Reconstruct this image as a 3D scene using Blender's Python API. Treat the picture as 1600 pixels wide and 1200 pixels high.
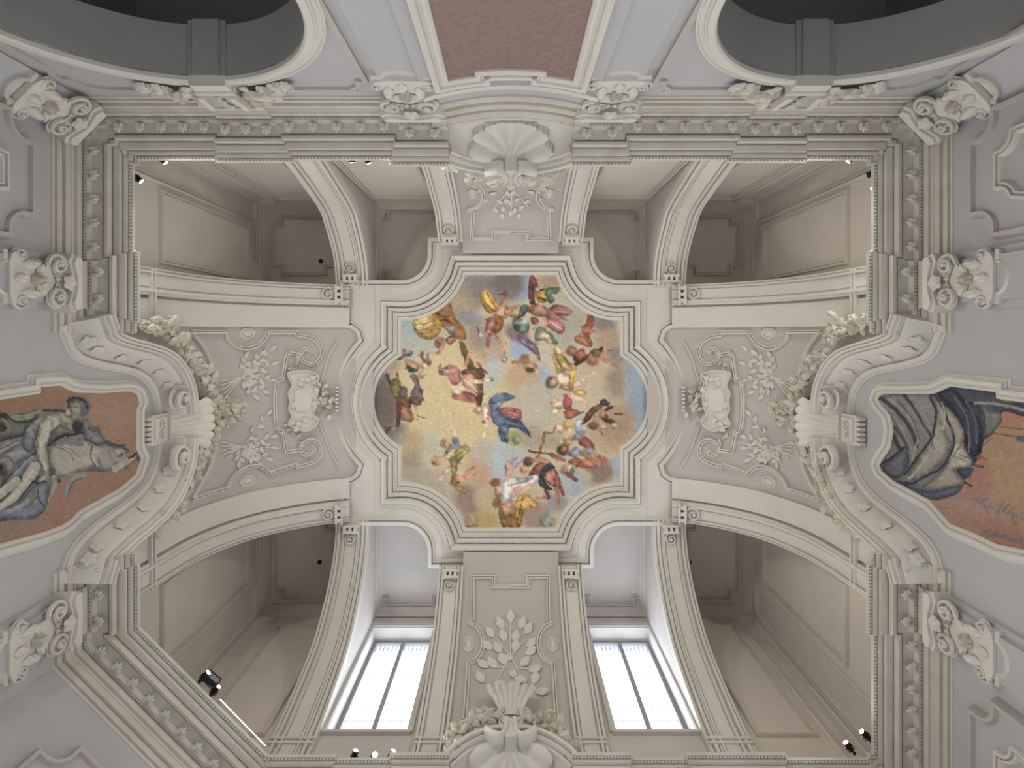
import bpy, math, random
import numpy as np
from mathutils import Vector, Matrix
from mathutils.geometry import tessellate_polygon

for _o in list(bpy.data.objects):
    bpy.data.objects.remove(_o, do_unlink=True)
random.seed(7)
RNG = np.random.default_rng(7)
SC = bpy.context.scene
COL = SC.collection

# ------------------------------------------------------------------ scale
# All lengths are written in "u": 60 u = 1 m. The painted vault lies 850 u above
# the camera, which stands in the hall and looks straight up with a shifted lens.
S = 1.0 / 60.0
CAMH = 1.6
CY = -107.0            # camera position along y (u), the room's centre is the origin


def W(p):
    return (p[0] * S, p[1] * S, p[2] * S + CAMH)


# ------------------------------------------------------------------ camera
cam_d = bpy.data.cameras.new('camera')
cam_d.sensor_width = 36.0
cam_d.lens = 36.0 * 850.0 / 1600.0
cam_d.shift_x = 2.0 / 1600.0
cam_d.shift_y = -80.0 / 1600.0
cam_d.clip_end = 200
cam = bpy.data.objects.new('camera', cam_d)
COL.objects.link(cam)
cam.location = W((0, CY, 0))
cam.rotation_euler = (math.pi, 0, 0)
SC.camera = cam

# ------------------------------------------------------------------ world and daylight
world = bpy.data.worlds.new('daylight')
SC.world = world
world.use_nodes = True
bg = world.node_tree.nodes['Background']
bg.inputs['Color'].default_value = (0.93, 0.96, 1.0, 1)
bg.inputs['Strength'].default_value = 3.3
SC.view_settings.view_transform = 'Standard'
SC.view_settings.look = 'None'
SC.view_settings.gamma = 1.0
SC.view_settings.use_curve_mapping = False
SC.view_settings.exposure = -0.08


def daylight(x, y, z, sx, sy, power, tilt, col=(0.86, 0.93, 1.0)):
    d = bpy.data.lights.new('window_daylight', 'AREA')
    d.shape = 'RECTANGLE'
    d.size = sx * S
    d.size_y = sy * S
    d.energy = power
    d.color = col
    o = bpy.data.objects.new('window_daylight', d)
    COL.objects.link(o)
    o.location = W((x, y, z))
    o.rotation_euler = (math.radians(-90 + tilt), 0, 0)
    return o


for _sx in (-167, 169):
    daylight(_sx, 420, 735, 110, 240, 130, 14)

# ------------------------------------------------------------------ room measures (u)
XL, XR, YT, YB = -413.0, 398.0, -320.0, 354.0
ZLOW, ZRIM, ZTOP = -96.0, 531.0, 897.0
ZP = 850.0             # painted ceiling
ZF = 834.0             # underside of the frame's flange


# ------------------------------------------------------------------ materials
def mat(name, col, rough=0.75, var=0.05, scale=1.2, bump=0.05, tint=None, spec=0.25, fine=14.0):
    m = bpy.data.materials.new(name)
    m.use_nodes = True
    nt = m.node_tree
    b = nt.nodes['Principled BSDF']
    b.inputs['Roughness'].default_value = rough
    b.inputs['Specular IOR Level'].default_value = spec
    tc = nt.nodes.new('ShaderNodeTexCoord')
    geo = nt.nodes.new('ShaderNodeNewGeometry')
    n1 = nt.nodes.new('ShaderNodeTexNoise')
    n1.inputs['Scale'].default_value = scale
    n1.inputs['Detail'].default_value = 6
    nt.links.new(geo.outputs['Position'], n1.inputs['Vector'])
    ramp = nt.nodes.new('ShaderNodeValToRGB')
    c2 = tint or tuple(min(1, c * (1 - 1.6 * var)) for c in col)
    ramp.color_ramp.elements[0].position = 0.25
    ramp.color_ramp.elements[1].position = 0.75
    ramp.color_ramp.elements[0].color = (*c2, 1)
    ramp.color_ramp.elements[1].color = (*col, 1)
    nt.links.new(n1.outputs['Fac'], ramp.inputs['Fac'])
    nt.links.new(ramp.outputs['Color'], b.inputs['Base Color'])
    if bump:
        n2 = nt.nodes.new('ShaderNodeTexNoise')
        n2.inputs['Scale'].default_value = fine
        n2.inputs['Detail'].default_value = 5
        nt.links.new(geo.outputs['Position'], n2.inputs['Vector'])
        bp = nt.nodes.new('ShaderNodeBump')
        bp.inputs['Strength'].default_value = bump
        bp.inputs['Distance'].default_value = 0.02
        nt.links.new(n2.outputs['Fac'], bp.inputs['Height'])
        nt.links.new(bp.outputs['Normal'], b.inputs['Normal'])
    return m


def emit(name, col, strength):
    m = bpy.data.materials.new(name)
    m.use_nodes = True
    nt = m.node_tree
    nt.nodes.clear()
    e = nt.nodes.new('ShaderNodeEmission')
    e.inputs['Color'].default_value = (*col, 1)
    e.inputs['Strength'].default_value = strength
    out = nt.nodes.new('ShaderNodeOutputMaterial')
    nt.links.new(e.outputs[0], out.inputs[0])
    return m


M = {
    'stucco': mat('cream_white_stucco', (0.70, 0.685, 0.635), var=0.04),
    'field': mat('pinkish_grey_plaster', (0.54, 0.505, 0.48), var=0.04),
    'wall': mat('pale_lilac_white_plaster', (0.515, 0.515, 0.53), var=0.03),
    'cornice': mat('ivory_grey_stucco', (0.66, 0.645, 0.595), var=0.04, scale=2.2, tint=(0.56, 0.53, 0.455)),
    'chamber': mat('beige_plaster', (0.68, 0.625, 0.57), var=0.05),
    'bay': mat('light_grey_plaster', (0.62, 0.585, 0.56), var=0.04),
    'ornament': mat('chalk_white_stucco', (0.72, 0.705, 0.65), var=0.06, scale=4),
    'dusty': mat('dusty_stucco', (0.66, 0.64, 0.58), var=0.10, scale=9, tint=(0.5, 0.45, 0.35)),
    'grey': mat('grey_plaster', (0.34, 0.335, 0.325), var=0.05),
    'darkgrey': mat('dark_grey_plaster', (0.5, 0.5, 0.51), var=0.05),
    'red': mat('mottled_red_marble', (0.33, 0.235, 0.21), var=0.15, scale=16, tint=(0.25, 0.17, 0.155), fine=30),
    'metal': mat('black_metal', (0.02, 0.02, 0.022), rough=0.4, var=0, bump=0),
    'winframe': mat('grey_painted_iron', (0.33, 0.34, 0.36), rough=0.5, var=0.02, bump=0),
    'lens': emit('lamp_glow', (1.0, 0.98, 0.95), 14),
    'strip': emit('lit_edge_glow', (1.0, 0.98, 0.95), 2),  # glow imitating light on the diagonal rim edge
    'floor': mat('worn_marble_floor', (0.60, 0.57, 0.53), rough=0.5, var=0.1),
    'floodglass': mat('dull_lamp_glass', (0.25, 0.30, 0.31), rough=0.2, var=0, bump=0, spec=0.6),
    'hook': mat('dark_hole', (0.03, 0.028, 0.025), var=0, bump=0),
}
_g = bpy.data.materials.new('frosted_glass')
_g.use_nodes = True
_nt = _g.node_tree
_nt.nodes.clear()
_t = _nt.nodes.new('ShaderNodeBsdfTransparent')
_t.inputs['Color'].default_value = (0.93, 0.96, 1, 1)
_gl = _nt.nodes.new('ShaderNodeBsdfGlossy')
_gl.inputs['Roughness'].default_value = 0.15
_mx = _nt.nodes.new('ShaderNodeMixShader')
_mx.inputs[0].default_value = 0.06
_out = _nt.nodes.new('ShaderNodeOutputMaterial')
_nt.links.new(_t.outputs[0], _mx.inputs[1])
_nt.links.new(_gl.outputs[0], _mx.inputs[2])
_nt.links.new(_mx.outputs[0], _out.inputs[0])
M['glass'] = _g


# ------------------------------------------------------------------ mesh helpers
class MB:
    def __init__(self):
        self.v = []
        self.f = []

    def add(self, vs, fs):
        n = len(self.v)
        self.v.extend(vs)
        self.f.extend([tuple(i + n for i in f) for f in fs])
        return self

    def mesh(self, name, m, smooth=35, scaled=True):
        me = bpy.data.meshes.new(name)
        vs = [W(p) for p in self.v] if scaled else self.v
        me.from_pydata([tuple(p) for p in vs], [], self.f)
        if m is not None:
            me.materials.append(M[m] if isinstance(m, str) else m)
        me.update()
        if smooth:
            me.polygons.foreach_set('use_smooth', [True] * len(me.polygons))
            me.set_sharp_from_angle(angle=math.radians(smooth))
        return me

    def build(self, name, m, parent=None, smooth=35):
        me = self.mesh(name, m, smooth)
        o = bpy.data.objects.new(name, me)
        COL.objects.link(o)
        if parent is not None:
            put_under(o, parent)
        return o


def put_under(o, parent):
    o.parent = parent
    o.matrix_parent_inverse = parent_world(parent).inverted()


_pw = {}


def parent_world(p):
    if p.name not in _pw:
        m = p.matrix_basis.copy()
        if p.parent is not None:
            m = parent_world(p.parent) @ p.matrix_parent_inverse @ m
        _pw[p.name] = m
    return _pw[p.name]


def tag(o, label=None, cat=None, group=None, kind=None):
    if label:
        o['label'] = label
    if cat:
        o['category'] = cat
    if group:
        o['group'] = group
    if kind:
        o['kind'] = kind
    return o


def thing(name, label, cat, at, group=None):
    o = bpy.data.objects.new(name, None)
    COL.objects.link(o)
    o.location = W(at)
    o.empty_display_size = 0.1
    return tag(o, label, cat, group)


# --- charts: (a, b, h) on a surface -> point
def ch_ceil(z0):
    return lambda a, b, h: (a, b, z0 - h)


def ch_plan(a, b, h):
    return (a, b, h)


def ch_left(a, b, h):
    return (XL + h, a, b)


def ch_right(a, b, h):
    return (XR - h, a, b)


def ch_back(a, b, h):
    return (a, YT + h, b)


def ch_front(a, b, h):
    return (a, YB - h, b)


def ch_niche(a, b, h):
    return (a, YT + 11.0 * (a / 74.0) ** 2 + h, b)


class Curve:
    """vault section: points (distance from centre, height), from the wall up to the frame"""

    def __init__(self, pts, n=240):
        p = [(2 * pts[0][0] - pts[1][0], 2 * pts[0][1] - pts[1][1])] + list(pts) + \
            [(2 * pts[-1][0] - pts[-2][0], 2 * pts[-1][1] - pts[-2][1])]
        out = []
        per = n // (len(pts) - 1)
        for i in range(1, len(p) - 2):
            p0, p1, p2, p3 = [np.array(q, float) for q in p[i - 1:i + 3]]
            for j in range(per):
                t = j / per
                out.append(0.5 * ((2 * p1) + (-p0 + p2) * t + (2 * p0 - 5 * p1 + 4 * p2 - p3) * t * t +
                                  (-p0 + 3 * p1 - 3 * p2 + p3) * t ** 3))
        out.append(np.array(pts[-1], float))
        self.p = np.array(out)
        d = np.linalg.norm(np.diff(self.p, axis=0), axis=1)
        self.s = np.concatenate([[0], np.cumsum(d)])
        self.L = self.s[-1]

    def at(self, t):
        t = min(max(t, 0), self.L)
        d = np.interp(t, self.s, self.p[:, 0])
        z = np.interp(t, self.s, self.p[:, 1])
        e = 3.0
        t0, t1 = max(0, t - e), min(self.L, t + e)
        td = np.interp(t1, self.s, self.p[:, 0]) - np.interp(t0, self.s, self.p[:, 0])
        tz = np.interp(t1, self.s, self.p[:, 1]) - np.interp(t0, self.s, self.p[:, 1])
        q = math.hypot(td, tz)
        return d, z, -tz / q, td / q

    def t_of_z(self, z):
        return float(np.interp(z, self.p[:, 1], self.s))


_cs = [(408, 505), (407, 560), (404, 600), (398, 672), (384, 718), (357, 762), (315, 798), (270, 822), (235, 832), (205, 836)]
_cb = [(349, 505), (349, 560), (348, 600), (342, 640), (319, 723), (292, 768), (255, 806), (215, 828), (176, 834)]
_ct = [(315, 505), (315, 560), (314.5, 600), (311, 640), (283, 752), (262, 785), (232, 815), (205, 829), (176, 834)]
CUR = {'L': Curve(_cs), 'R': Curve([(258 + (d - 258) * (391 - 258) / 150.0 if d > 258 else d, z) for d, z in _cs]),
       'B': Curve(_cb), 'T': Curve(_ct)}


def ch_curve(side):
    c = CUR[side]

    def f(a, t, h):
        d, z, nd, nz = c.at(t)
        D = d + nd * h
        Z = z + nz * h
        if side == 'L':
            return (-D, a, Z)
        if side == 'R':
            return (D, a, Z)
        if side == 'B':
            return (a, D, Z)
        return (a, -D, Z)
    return f


CH = {k: ch_curve(k) for k in 'LRBT'}


def inv(side, px, py, h=0.0):
    """where the line of sight of a photo pixel meets a vault section: (a, t)"""
    c = CUR[side]
    k = 850.0 / c.p[:, 1]
    if side == 'L':
        q = 798 - (c.p[:, 0] - h) * k
        t = float(np.interp(px, q, c.s))
    elif side == 'R':
        q = 798 + (c.p[:, 0] - h) * k
        t = float(np.interp(-px, -q, c.s))
    elif side == 'B':
        q = 520 + (c.p[:, 0] - h - CY) * k
        t = float(np.interp(-py, -q, c.s))
    else:
        q = 520 + (-(c.p[:, 0] - h) - CY) * k
        t = float(np.interp(py, q, c.s))
    _, z, _, _ = c.at(t)
    kk = 850.0 / z
    if side in 'LR':
        return ((py - 520) / kk + CY, t)
    return ((px - 798) / kk, t)


def inv_side(px, py, x):
    k = (px - 798) / x
    return ((py - 520) / k + CY, 850 / k)


def inv_back(px, py, y):
    k = (py - 520) / (y - CY)
    return ((px - 798) / k, 850 / k)


def resample(path, seg, closed=False):
    out = []
    n = len(path)
    for i in range(n if closed else n - 1):
        p, q = path[i], path[(i + 1) % n]
        L = math.hypot(q[0] - p[0], q[1] - p[1])
        k = max(1, int(math.ceil(L / seg)))
        for j in range(k):
            t = j / k
            out.append((p[0] + (q[0] - p[0]) * t, p[1] + (q[1] - p[1]) * t))
    if not closed:
        out.append(path[-1])
    return out


def clean(path, closed=False, eps=0.05):
    out = [path[0]]
    for p in path[1:]:
        if math.hypot(p[0] - out[-1][0], p[1] - out[-1][1]) > eps:
            out.append(p)
    if closed and math.hypot(out[0][0] - out[-1][0], out[0][1] - out[-1][1]) <= eps:
        out.pop()
    return out


def normals2(path, closed):
    n = len(path)
    res = []
    for i in range(n):
        def dr(j):
            p, q = path[j % n], path[(j + 1) % n]
            L = math.hypot(q[0] - p[0], q[1] - p[1]) or 1
            return (-(q[1] - p[1]) / L, (q[0] - p[0]) / L)
        if closed:
            n1, n2 = dr(i - 1), dr(i)
        else:
            n1 = dr(i - 1) if i > 0 else dr(0)
            n2 = dr(i) if i < n - 1 else dr(n - 2)
        dot = n1[0] * n2[0] + n1[1] * n2[1]
        q = max(0.35, 1 + dot)
        res.append(((n1[0] + n2[0]) / q, (n1[1] + n2[1]) / q))
    return res


def offset(path, o, closed=False):
    nn = normals2(path, closed)
    return [(p[0] + o * n[0], p[1] + o * n[1]) for p, n in zip(path, nn)]


def mould(mb, path, prof, chart, closed=False, seg=None, caps=True):
    """sweep a section [(offset to the left of the path, height)] along a path on a chart"""
    path = clean(path, closed)
    if seg:
        path = clean(resample(path, seg, closed), closed)
    nn = normals2(path, closed)
    m = len(prof)
    vs = []
    for p, n in zip(path, nn):
        for (o, h) in prof:
            vs.append(chart(p[0] + o * n[0], p[1] + o * n[1], h))
    fs = []
    N = len(path)
    for i in range(N if closed else N - 1):
        for j in range(m - 1):
            a, b = i * m + j, i * m + j + 1
            c, d = ((i + 1) % N) * m + j + 1, ((i + 1) % N) * m + j
            fs.append((a, b, c, d))
    if caps and not closed and m > 2:
        fs.append(tuple(range(m - 1, -1, -1)))
        fs.append(tuple((N - 1) * m + j for j in range(m)))
    mb.add(vs, fs)
    return mb


def plate(mb, chart, outer, holes=(), h=0.0):
    loops = [[Vector((p[0], p[1], 0)) for p in outer]] + [[Vector((p[0], p[1], 0)) for p in q] for q in holes]
    flat = [p for l in loops for p in l]
    tris = tessellate_polygon(loops)
    mb.add([chart(p.x, p.y, h) for p in flat], [tuple(t) for t in tris])
    return mb


def skirt(mb, chart, path, h0, h1, closed=True):
    n = len(path)
    vs = [chart(p[0], p[1], h0) for p in path] + [chart(p[0], p[1], h1) for p in path]
    mb.add(vs, [(i, (i + 1) % n, n + (i + 1) % n, n + i) for i in range(n if closed else n - 1)])
    return mb


def slab(mb, chart, path, h0, h1):
    """closed outline raised from h0 to h1, with a face on top"""
    plate(mb, chart, path, (), h1)
    skirt(mb, chart, path, h0, h1)
    return mb


def sheet(mb, chart, a0, a1, b0, b1, na, nb, h=0.0):
    vs = []
    for i in range(na + 1):
        for j in range(nb + 1):
            a = a0 + (a1 - a0) * i / na
            b = b0 + (b1 - b0) * j / nb
            hh = h(a, b) if callable(h) else h
            vs.append(chart(a, b, hh))
    fs = [(i * (nb + 1) + j, (i + 1) * (nb + 1) + j, (i + 1) * (nb + 1) + j + 1, i * (nb + 1) + j + 1)
          for i in range(na) for j in range(nb)]
    mb.add(vs, fs)
    return mb


def arc(cx, cy, r, a0, a1, n=16, ry=None):
    ry = r if ry is None else ry
    return [(cx + r * math.cos(math.radians(a0 + (a1 - a0) * i / n)),
             cy + ry * math.sin(math.radians(a0 + (a1 - a0) * i / n))) for i in range(n + 1)]


def smooth_path(pts, per=8, closed=False):
    n = len(pts)
    g = (lambda i: pts[i % n]) if closed else (lambda i: pts[min(max(i, 0), n - 1)])
    out = []
    for i in range(n if closed else n - 1):
        p0, p1, p2, p3 = [np.array(g(i + k), float) for k in (-1, 0, 1, 2)]
        for j in range(per):
            t = j / per
            out.append(tuple(0.5 * ((2 * p1) + (-p0 + p2) * t + (2 * p0 - 5 * p1 + 4 * p2 - p3) * t * t +
                                    (-p0 + 3 * p1 - 3 * p2 + p3) * t ** 3)))
    if not closed:
        out.append(tuple(pts[-1]))
    return out


def rect(a0, a1, b0, b1):
    return [(a0, b0), (a1, b0), (a1, b1), (a0, b1)]


def rope(mb, pts, rad, n=6, flat=1.0):
    """round tube through 3-D points (u); rad may be a list"""
    pts = [Vector(p) for p in pts]
    N = len(pts)
    vs, fs = [], []
    up = Vector((0.13, 0.29, 0.95))
    for i, p in enumerate(pts):
        d = (pts[min(i + 1, N - 1)] - pts[max(i - 1, 0)]).normalized()
        s = d.cross(up)
        if s.length < 1e-3:
            s = d.cross(Vector((1, 0, 0)))
        s.normalize()
        t = s.cross(d)
        r = rad[i] if hasattr(rad, '__len__') else rad
        for j in range(n):
            a = 2 * math.pi * j / n
            vs.append(tuple(p + s * (r * math.cos(a)) + t * (r * flat * math.sin(a))))
    for i in range(N - 1):
        for j in range(n):
            fs.append((i * n + j, i * n + (j + 1) % n, (i + 1) * n + (j + 1) % n, (i + 1) * n + j))
    fs.append(tuple(range(n - 1, -1, -1)))
    fs.append(tuple((N - 1) * n + j for j in range(n)))
    mb.add(vs, fs)
    return mb


def frame_at(chart, a, b, h=0.0):
    p = Vector(chart(a, b, h))
    ea = (Vector(chart(a + 0.5, b, h)) - p).normalized()
    n = (Vector(chart(a, b, h + 1.0)) - p).normalized()
    eb = (Vector(chart(a, b + 0.5, h)) - p)
    eb = (eb - n * eb.dot(n)).normalized()
    return p, ea, eb, n


_SHARED = {}


def place(name, me, parent, chart, a, b, h, rot, sc, tilt=0.0):
    """a copy of a shared ornament mesh (built in u about its own origin) set on a chart"""
    p, ea, eb, n = frame_at(chart, a, b, h)
    if not hasattr(sc, '__len__'):
        sc = (sc, sc, sc)
    c, s = math.cos(rot), math.sin(rot)
    X = ea * c + eb * s
    Y = eb * c - ea * s
    Z = n
    if tilt:
        ct, st = math.cos(tilt), math.sin(tilt)
        Y, Z = Y * ct + Z * st, Z * ct - Y * st
    m = Matrix(((X.x * sc[0] * S, Y.x * sc[1] * S, Z.x * sc[2] * S, p.x * S),
                (X.y * sc[0] * S, Y.y * sc[1] * S, Z.y * sc[2] * S, p.y * S),
                (X.z * sc[0] * S, Y.z * sc[1] * S, Z.z * sc[2] * S, p.z * S + CAMH),
                (0, 0, 0, 1)))
    o = bpy.data.objects.new(name, me)
    COL.objects.link(o)
    if parent is not None:
        o.parent = parent
        o.matrix_parent_inverse = parent_world(parent).inverted()
    o.matrix_basis = m
    return o

# ================================================================== THE SETTING
CHAPEL_X = 251.0


def arch_hole(xc, r, zc, z0, n=28):
    return [(xc - r, z0)] + [(xc + r * math.cos(math.radians(180 - 180 * i / n)),
                              zc + r * math.sin(math.radians(180 - 180 * i / n))) for i in range(n + 1)] + [(xc + r, z0)]


ARCH_R, ARCH_Z = 116.0, 335.0
WIN = [(-214.0, -120.0), (122.0, 216.0)]
WZ0, WZ1 = 626.0, 853.0

# --- side walls
mb = MB()
plate(mb, ch_left, rect(YT - 2, YB + 2, ZLOW, ZTOP + 3), [rect(-110, 118, ZLOW + 3, 210)])  # low unseen opening added to let daylight in
wall_left = tag(mb.build('wall_left', 'wall', smooth=0), kind='structure')
mb = MB()
plate(mb, ch_right, rect(YT - 2, YB + 2, ZLOW, ZTOP + 3), [rect(-110, 118, ZLOW + 3, 210)])  # matching unseen opening, added to even out the light
wall_right = tag(mb.build('wall_right', 'wall', smooth=0), kind='structure')

# --- wall with the two great arches and the concave middle bay
mb = MB()
holeL = arch_hole(-CHAPEL_X, ARCH_R, ARCH_Z, ZLOW)
outer = [(XL - 2, ZLOW)] + holeL + [(-74, ZLOW), (-74, 545), (74, 545), (74, ZLOW)] + \
    [(x + 2 * CHAPEL_X, z) for x, z in holeL] + [(XR + 2, ZLOW), (XR + 2, ZTOP + 3), (XL - 2, ZTOP + 3)]
plate(mb, ch_back, outer)
wall_back = tag(mb.build('wall_back', 'wall', smooth=0), kind='structure')
mb = MB()
sheet(mb, ch_niche, -74, 74, ZLOW, 545, 28, 2)
mb.build('niche_wall', 'wall', wall_back)

for sgn, side in ((-1, 'west'), (1, 'east')):
    xc = sgn * CHAPEL_X
    th = 42.0
    # arch soffit (thickness of the wall)
    mb = MB()
    h1 = arch_hole(xc, ARCH_R, ARCH_Z, ZLOW, 48)
    skirt(mb, ch_back, h1, 0.5, -th, closed=False)
    mb.build('arch_soffit', 'grey', wall_back)
    # moulded archivolt on the wall face
    mb = MB()
    pr = [(0, -1), (0, 4), (1.5, 5.5), (6, 5.5), (6.5, 4), (8, 4), (8.5, 2.5), (12, 2.2), (12.5, 3.4), (14, 3.4), (14.5, 0)]
    mould(mb, h1, pr, ch_back)
    mb.build('archivolt', 'stucco', wall_back)
    # band across the soffit below the keystone
    mb = MB()
    for a0, a1, hh in ((-15.5, 15.5, 1.5), (-11, 11, 4)):
        p1 = [(xc + (ARCH_R - hh) * math.sin(math.radians(t)), ARCH_Z + (ARCH_R - hh) * math.cos(math.radians(t)))
              for t in np.linspace(a0 / ARCH_R * 57.3, a1 / ARCH_R * 57.3, 9)]
        skirt(mb, ch_back, p1, 0.6, -th - 3, closed=False)
        for e in (0, -1):
            q = p1[e]
            tt = math.radians((a0 if e == 0 else a1) / ARCH_R * 57.3)
            q2 = (xc + ARCH_R * math.sin(tt), ARCH_Z + ARCH_R * math.cos(tt))
            skirt(mb, ch_back, [q, q2], 0.6, -th - 3, closed=False)
        back = [ch_back(p[0], p[1], 0.6) for p in p1]
    mb.build('soffit_band', 'grey', wall_back)
    # the chapel behind
    mb = MB()
    x0, x1, y0, y1, z0, z1 = xc - 190, xc + 190, YT - 330, YT - th, 150, 640
    x0, x1 = (x0, min(x1, -12)) if sgn < 0 else (max(x0, 12), x1)
    z0 = ZLOW
    v = [(x0, y0, z0), (x1, y0, z0), (x1, y1, z0), (x0, y1, z0), (x0, y0, z1), (x1, y0, z1), (x1, y1, z1), (x0, y1, z1)]
    mb.add(v, [(4, 5, 6, 7), (0, 1, 5, 4), (1, 2, 6, 5), (3, 0, 4, 7)])
    plate(mb, lambda a, b, h: (a, y1, b), [(x0, ZLOW)] + h1 + [(x1, ZLOW), (x1, z1), (x0, z1)])
    mb.build('chapel_shell', 'darkgrey', wall_back)

# --- window wall
mb = MB()
plate(mb, ch_front, rect(XL - 2, XR + 2, ZLOW, ZTOP + 3), [rect(a, b, WZ0, WZ1) for a, b in WIN] + [rect(-230, 370, ZLOW + 3, 210)])  # wide low opening added out of view to admit daylight
wall_front = tag(mb.build('wall_front', 'bay', smooth=0), kind='structure')

# --- floor of the hall, far below the view
mb = MB()
plate(mb, ch_ceil(ZLOW), rect(XL - 40, XR + 40, YT - 340, YB + 500))
tag(mb.build('floor', 'floor', smooth=0), kind='structure')

# --- diagonal corner wall, only as high as the cornice
DG0, DG1 = (XL, 194.6), (-253.6, YB)
_dv = Vector((DG1[0] - DG0[0], DG1[1] - DG0[1])).normalized()
_dn = Vector((_dv.y, -_dv.x))            # into the room


def ch_diag(a, b, h):
    return (DG0[0] + _dv.x * a + _dn.x * h, DG0[1] + _dv.y * a + _dn.y * h, b)


mb = MB()
sheet(mb, ch_diag, -2, 228, ZLOW, 532, 1, 1)
mb.add([(XL, 194, 531), (-253, YB, 531), (XL, YB, 531)], [(0, 1, 2)])
wall_corner = tag(mb.build('wall_corner', 'wall', smooth=0), kind='structure')

# --- the flat upper ceiling behind the ribs
mb = MB()
plate(mb, ch_ceil(ZTOP), rect(XL - 2, XR + 2, YT - 2, YB + 2))
ceiling = tag(mb.build('ceiling', 'chamber', smooth=0), kind='structure')

# beige lining of the four corner chambers and the bays above the main cornice (2 u thick render coats)
for nm, ch, a0, a1, par in (('chamber_render', ch_left, 180, YB, wall_left), ('chamber_render', ch_left, YT, -180, wall_left),
                            ('chamber_render', ch_right, 180, YB, wall_right), ('chamber_render', ch_right, YT, -180, wall_right),
                            ('chamber_render', ch_back, XL, -268, wall_back), ('chamber_render', ch_back, 268, XR, wall_back),
                            ('chamber_render', ch_back, -222, -107, wall_back), ('chamber_render', ch_back, 107, 222, wall_back),
                            ('chamber_render', ch_front, XL, -268, wall_front), ('chamber_render', ch_front, 268, XR, wall_front)):
    mb = MB()
    slab(mb, ch, rect(a0, a1, 533, ZTOP), -1, 1.5)
    mb.build(nm, 'chamber', par, smooth=0)

# --- panel mouldings on chamber walls
PR_LINE = [(-2.6, 0), (-2.6, 3.4), (-1.6, 5.4), (0.2, 5.4), (0.5, 2.2), (1.2, 2.2), (1.6, 4.0), (3.0, 4.0), (3.0, 0)]
PR_DBL = [(-3.6, 0), (-3.6, 3.0), (-2.4, 5), (-0.9, 5), (-0.4, 1.6), (0.4, 1.6), (0.9, 4.0), (2.2, 4.0), (3, 2.2), (3.4, 0)]


def panel_line(ch, path, par, h=1.5, name='panel_moulding', m='chamber', prof=None, closed=True, seg=None):
    mb = MB()
    mould(mb, path, [(o, hh + h) for o, hh in (prof or PR_LINE)], ch, closed=closed, seg=seg)
    return mb.build(name, m, par)


for ch, sg, par in ((ch_left, -1, wall_left), (ch_left, 1, wall_left), (ch_right, -1, wall_right), (ch_right, 1, wall_right)):
    if sg < 0:
        panel_line(ch, rect(-272, -190, 638, 846), par)
        panel_line(ch, rect(-318, -284, 540, 872), par, prof=PR_DBL)
    else:
        panel_line(ch, rect(190, 282, 640, 846), par)
        panel_line(ch, rect(300, 346, 560, 872), par, prof=PR_DBL)
for ch, par, ys in ((ch_back, wall_back, 1), (ch_front, wall_front, 1)):
    for sg in (-1, 1):
        X = abs(XL) if sg < 0 else XR
        panel_line(ch, rect(*sorted((sg * (X - 52), sg * 282)), 620, 846), par)
        panel_line(ch, rect(*sorted((sg * (X - 36), sg * (X - 8))), 560, 872), par, prof=PR_DBL)
for sg in (-1, 1):
    panel_line(ch_back, rect(*sorted((sg * 212, sg * 118)), 650, 838), wall_back)

# --- upper mouldings where walls meet the flat ceiling, one ring per compartment
PR_UP = [(0, 17), (1.5, 16.5), (2, 13), (4, 12), (4.5, 9), (8, 5), (9, 4.5), (9, 2.5), (13, 2), (13, 0)]
_n = 0
for x0, x1, y0, y1 in ((XL, -268, YT, -180), (XL, -268, 180, YB), (268, XR, YT, -180), (268, XR, 180, YB),
                       (-222, -107, YT, -170), (107, 222, YT, -170), (-222, -107, 170, YB), (107, 222, 170, YB)):
    mb = MB()
    lo, hi = (y0, y1)
    # sides that lie on a spandrel or outer wall; offset points inwards
    path = [(x0 + 1.5, lo + 1.5), (x1 - 1.5, lo + 1.5), (x1 - 1.5, hi - 1.5), (x0 + 1.5, hi - 1.5)]
    bay = abs(x0) < 230 and abs(x1) < 230
    mould(mb, path, PR_UP, ch_ceil(ZTOP), closed=True)
    mb.build('ceiling_cornice', 'bay' if bay and y0 > 0 else 'chamber', ceiling)
    # notched panel border on the flat ceiling
    g, c = (24, 13) if not bay else (13, 11)
    a0, a1, b0, b1 = x0 + g, x1 - g, lo + g, hi - g
    if bay:
        a0, a1 = (x0 + 9, x1 - 9)
        b0, b1 = (YT + 16, -196) if y0 < 0 else (196, YB - 16)
    path = [(a0 + c, b0), (a1 - c, b0), (a1 - c, b0 + c), (a1, b0 + c), (a1, b1 - c), (a1 - c, b1 - c), (a1 - c, b1),
            (a0 + c, b1), (a0 + c, b1 - c), (a0, b1 - c), (a0, b0 + c), (a0 + c, b0 + c)]
    mb = MB()
    mould(mb, path, PR_LINE, ch_ceil(ZTOP), closed=True)
    if bay and y0 > 0:
        mb.build('panel_border', 'bay', ceiling)
        m2 = MB()
        slab(m2, ch_ceil(ZTOP), rect(x0 + 2, x1 - 2, 172, YB - 2), -1, 1.2)
        m2.build('bay_render', 'bay', ceiling, smooth=0)
    else:
        mb.build('panel_border', 'chamber', ceiling)
# small round holes in the chamber ceilings
for (x, y) in ((-313, -225), (-315, 271), (295, 271), (292, -228)):
    mb = MB()
    slab(mb, ch_ceil(ZTOP), arc(x, y, 3.6, 0, 345, 15), 0, 1.2)
    slab(mb, ch_ceil(ZTOP), arc(x, y, 2.0, 0, 345, 15), 1.2, 2.0)
    mb.build('ceiling_hook_plate', 'hook', ceiling)

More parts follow.
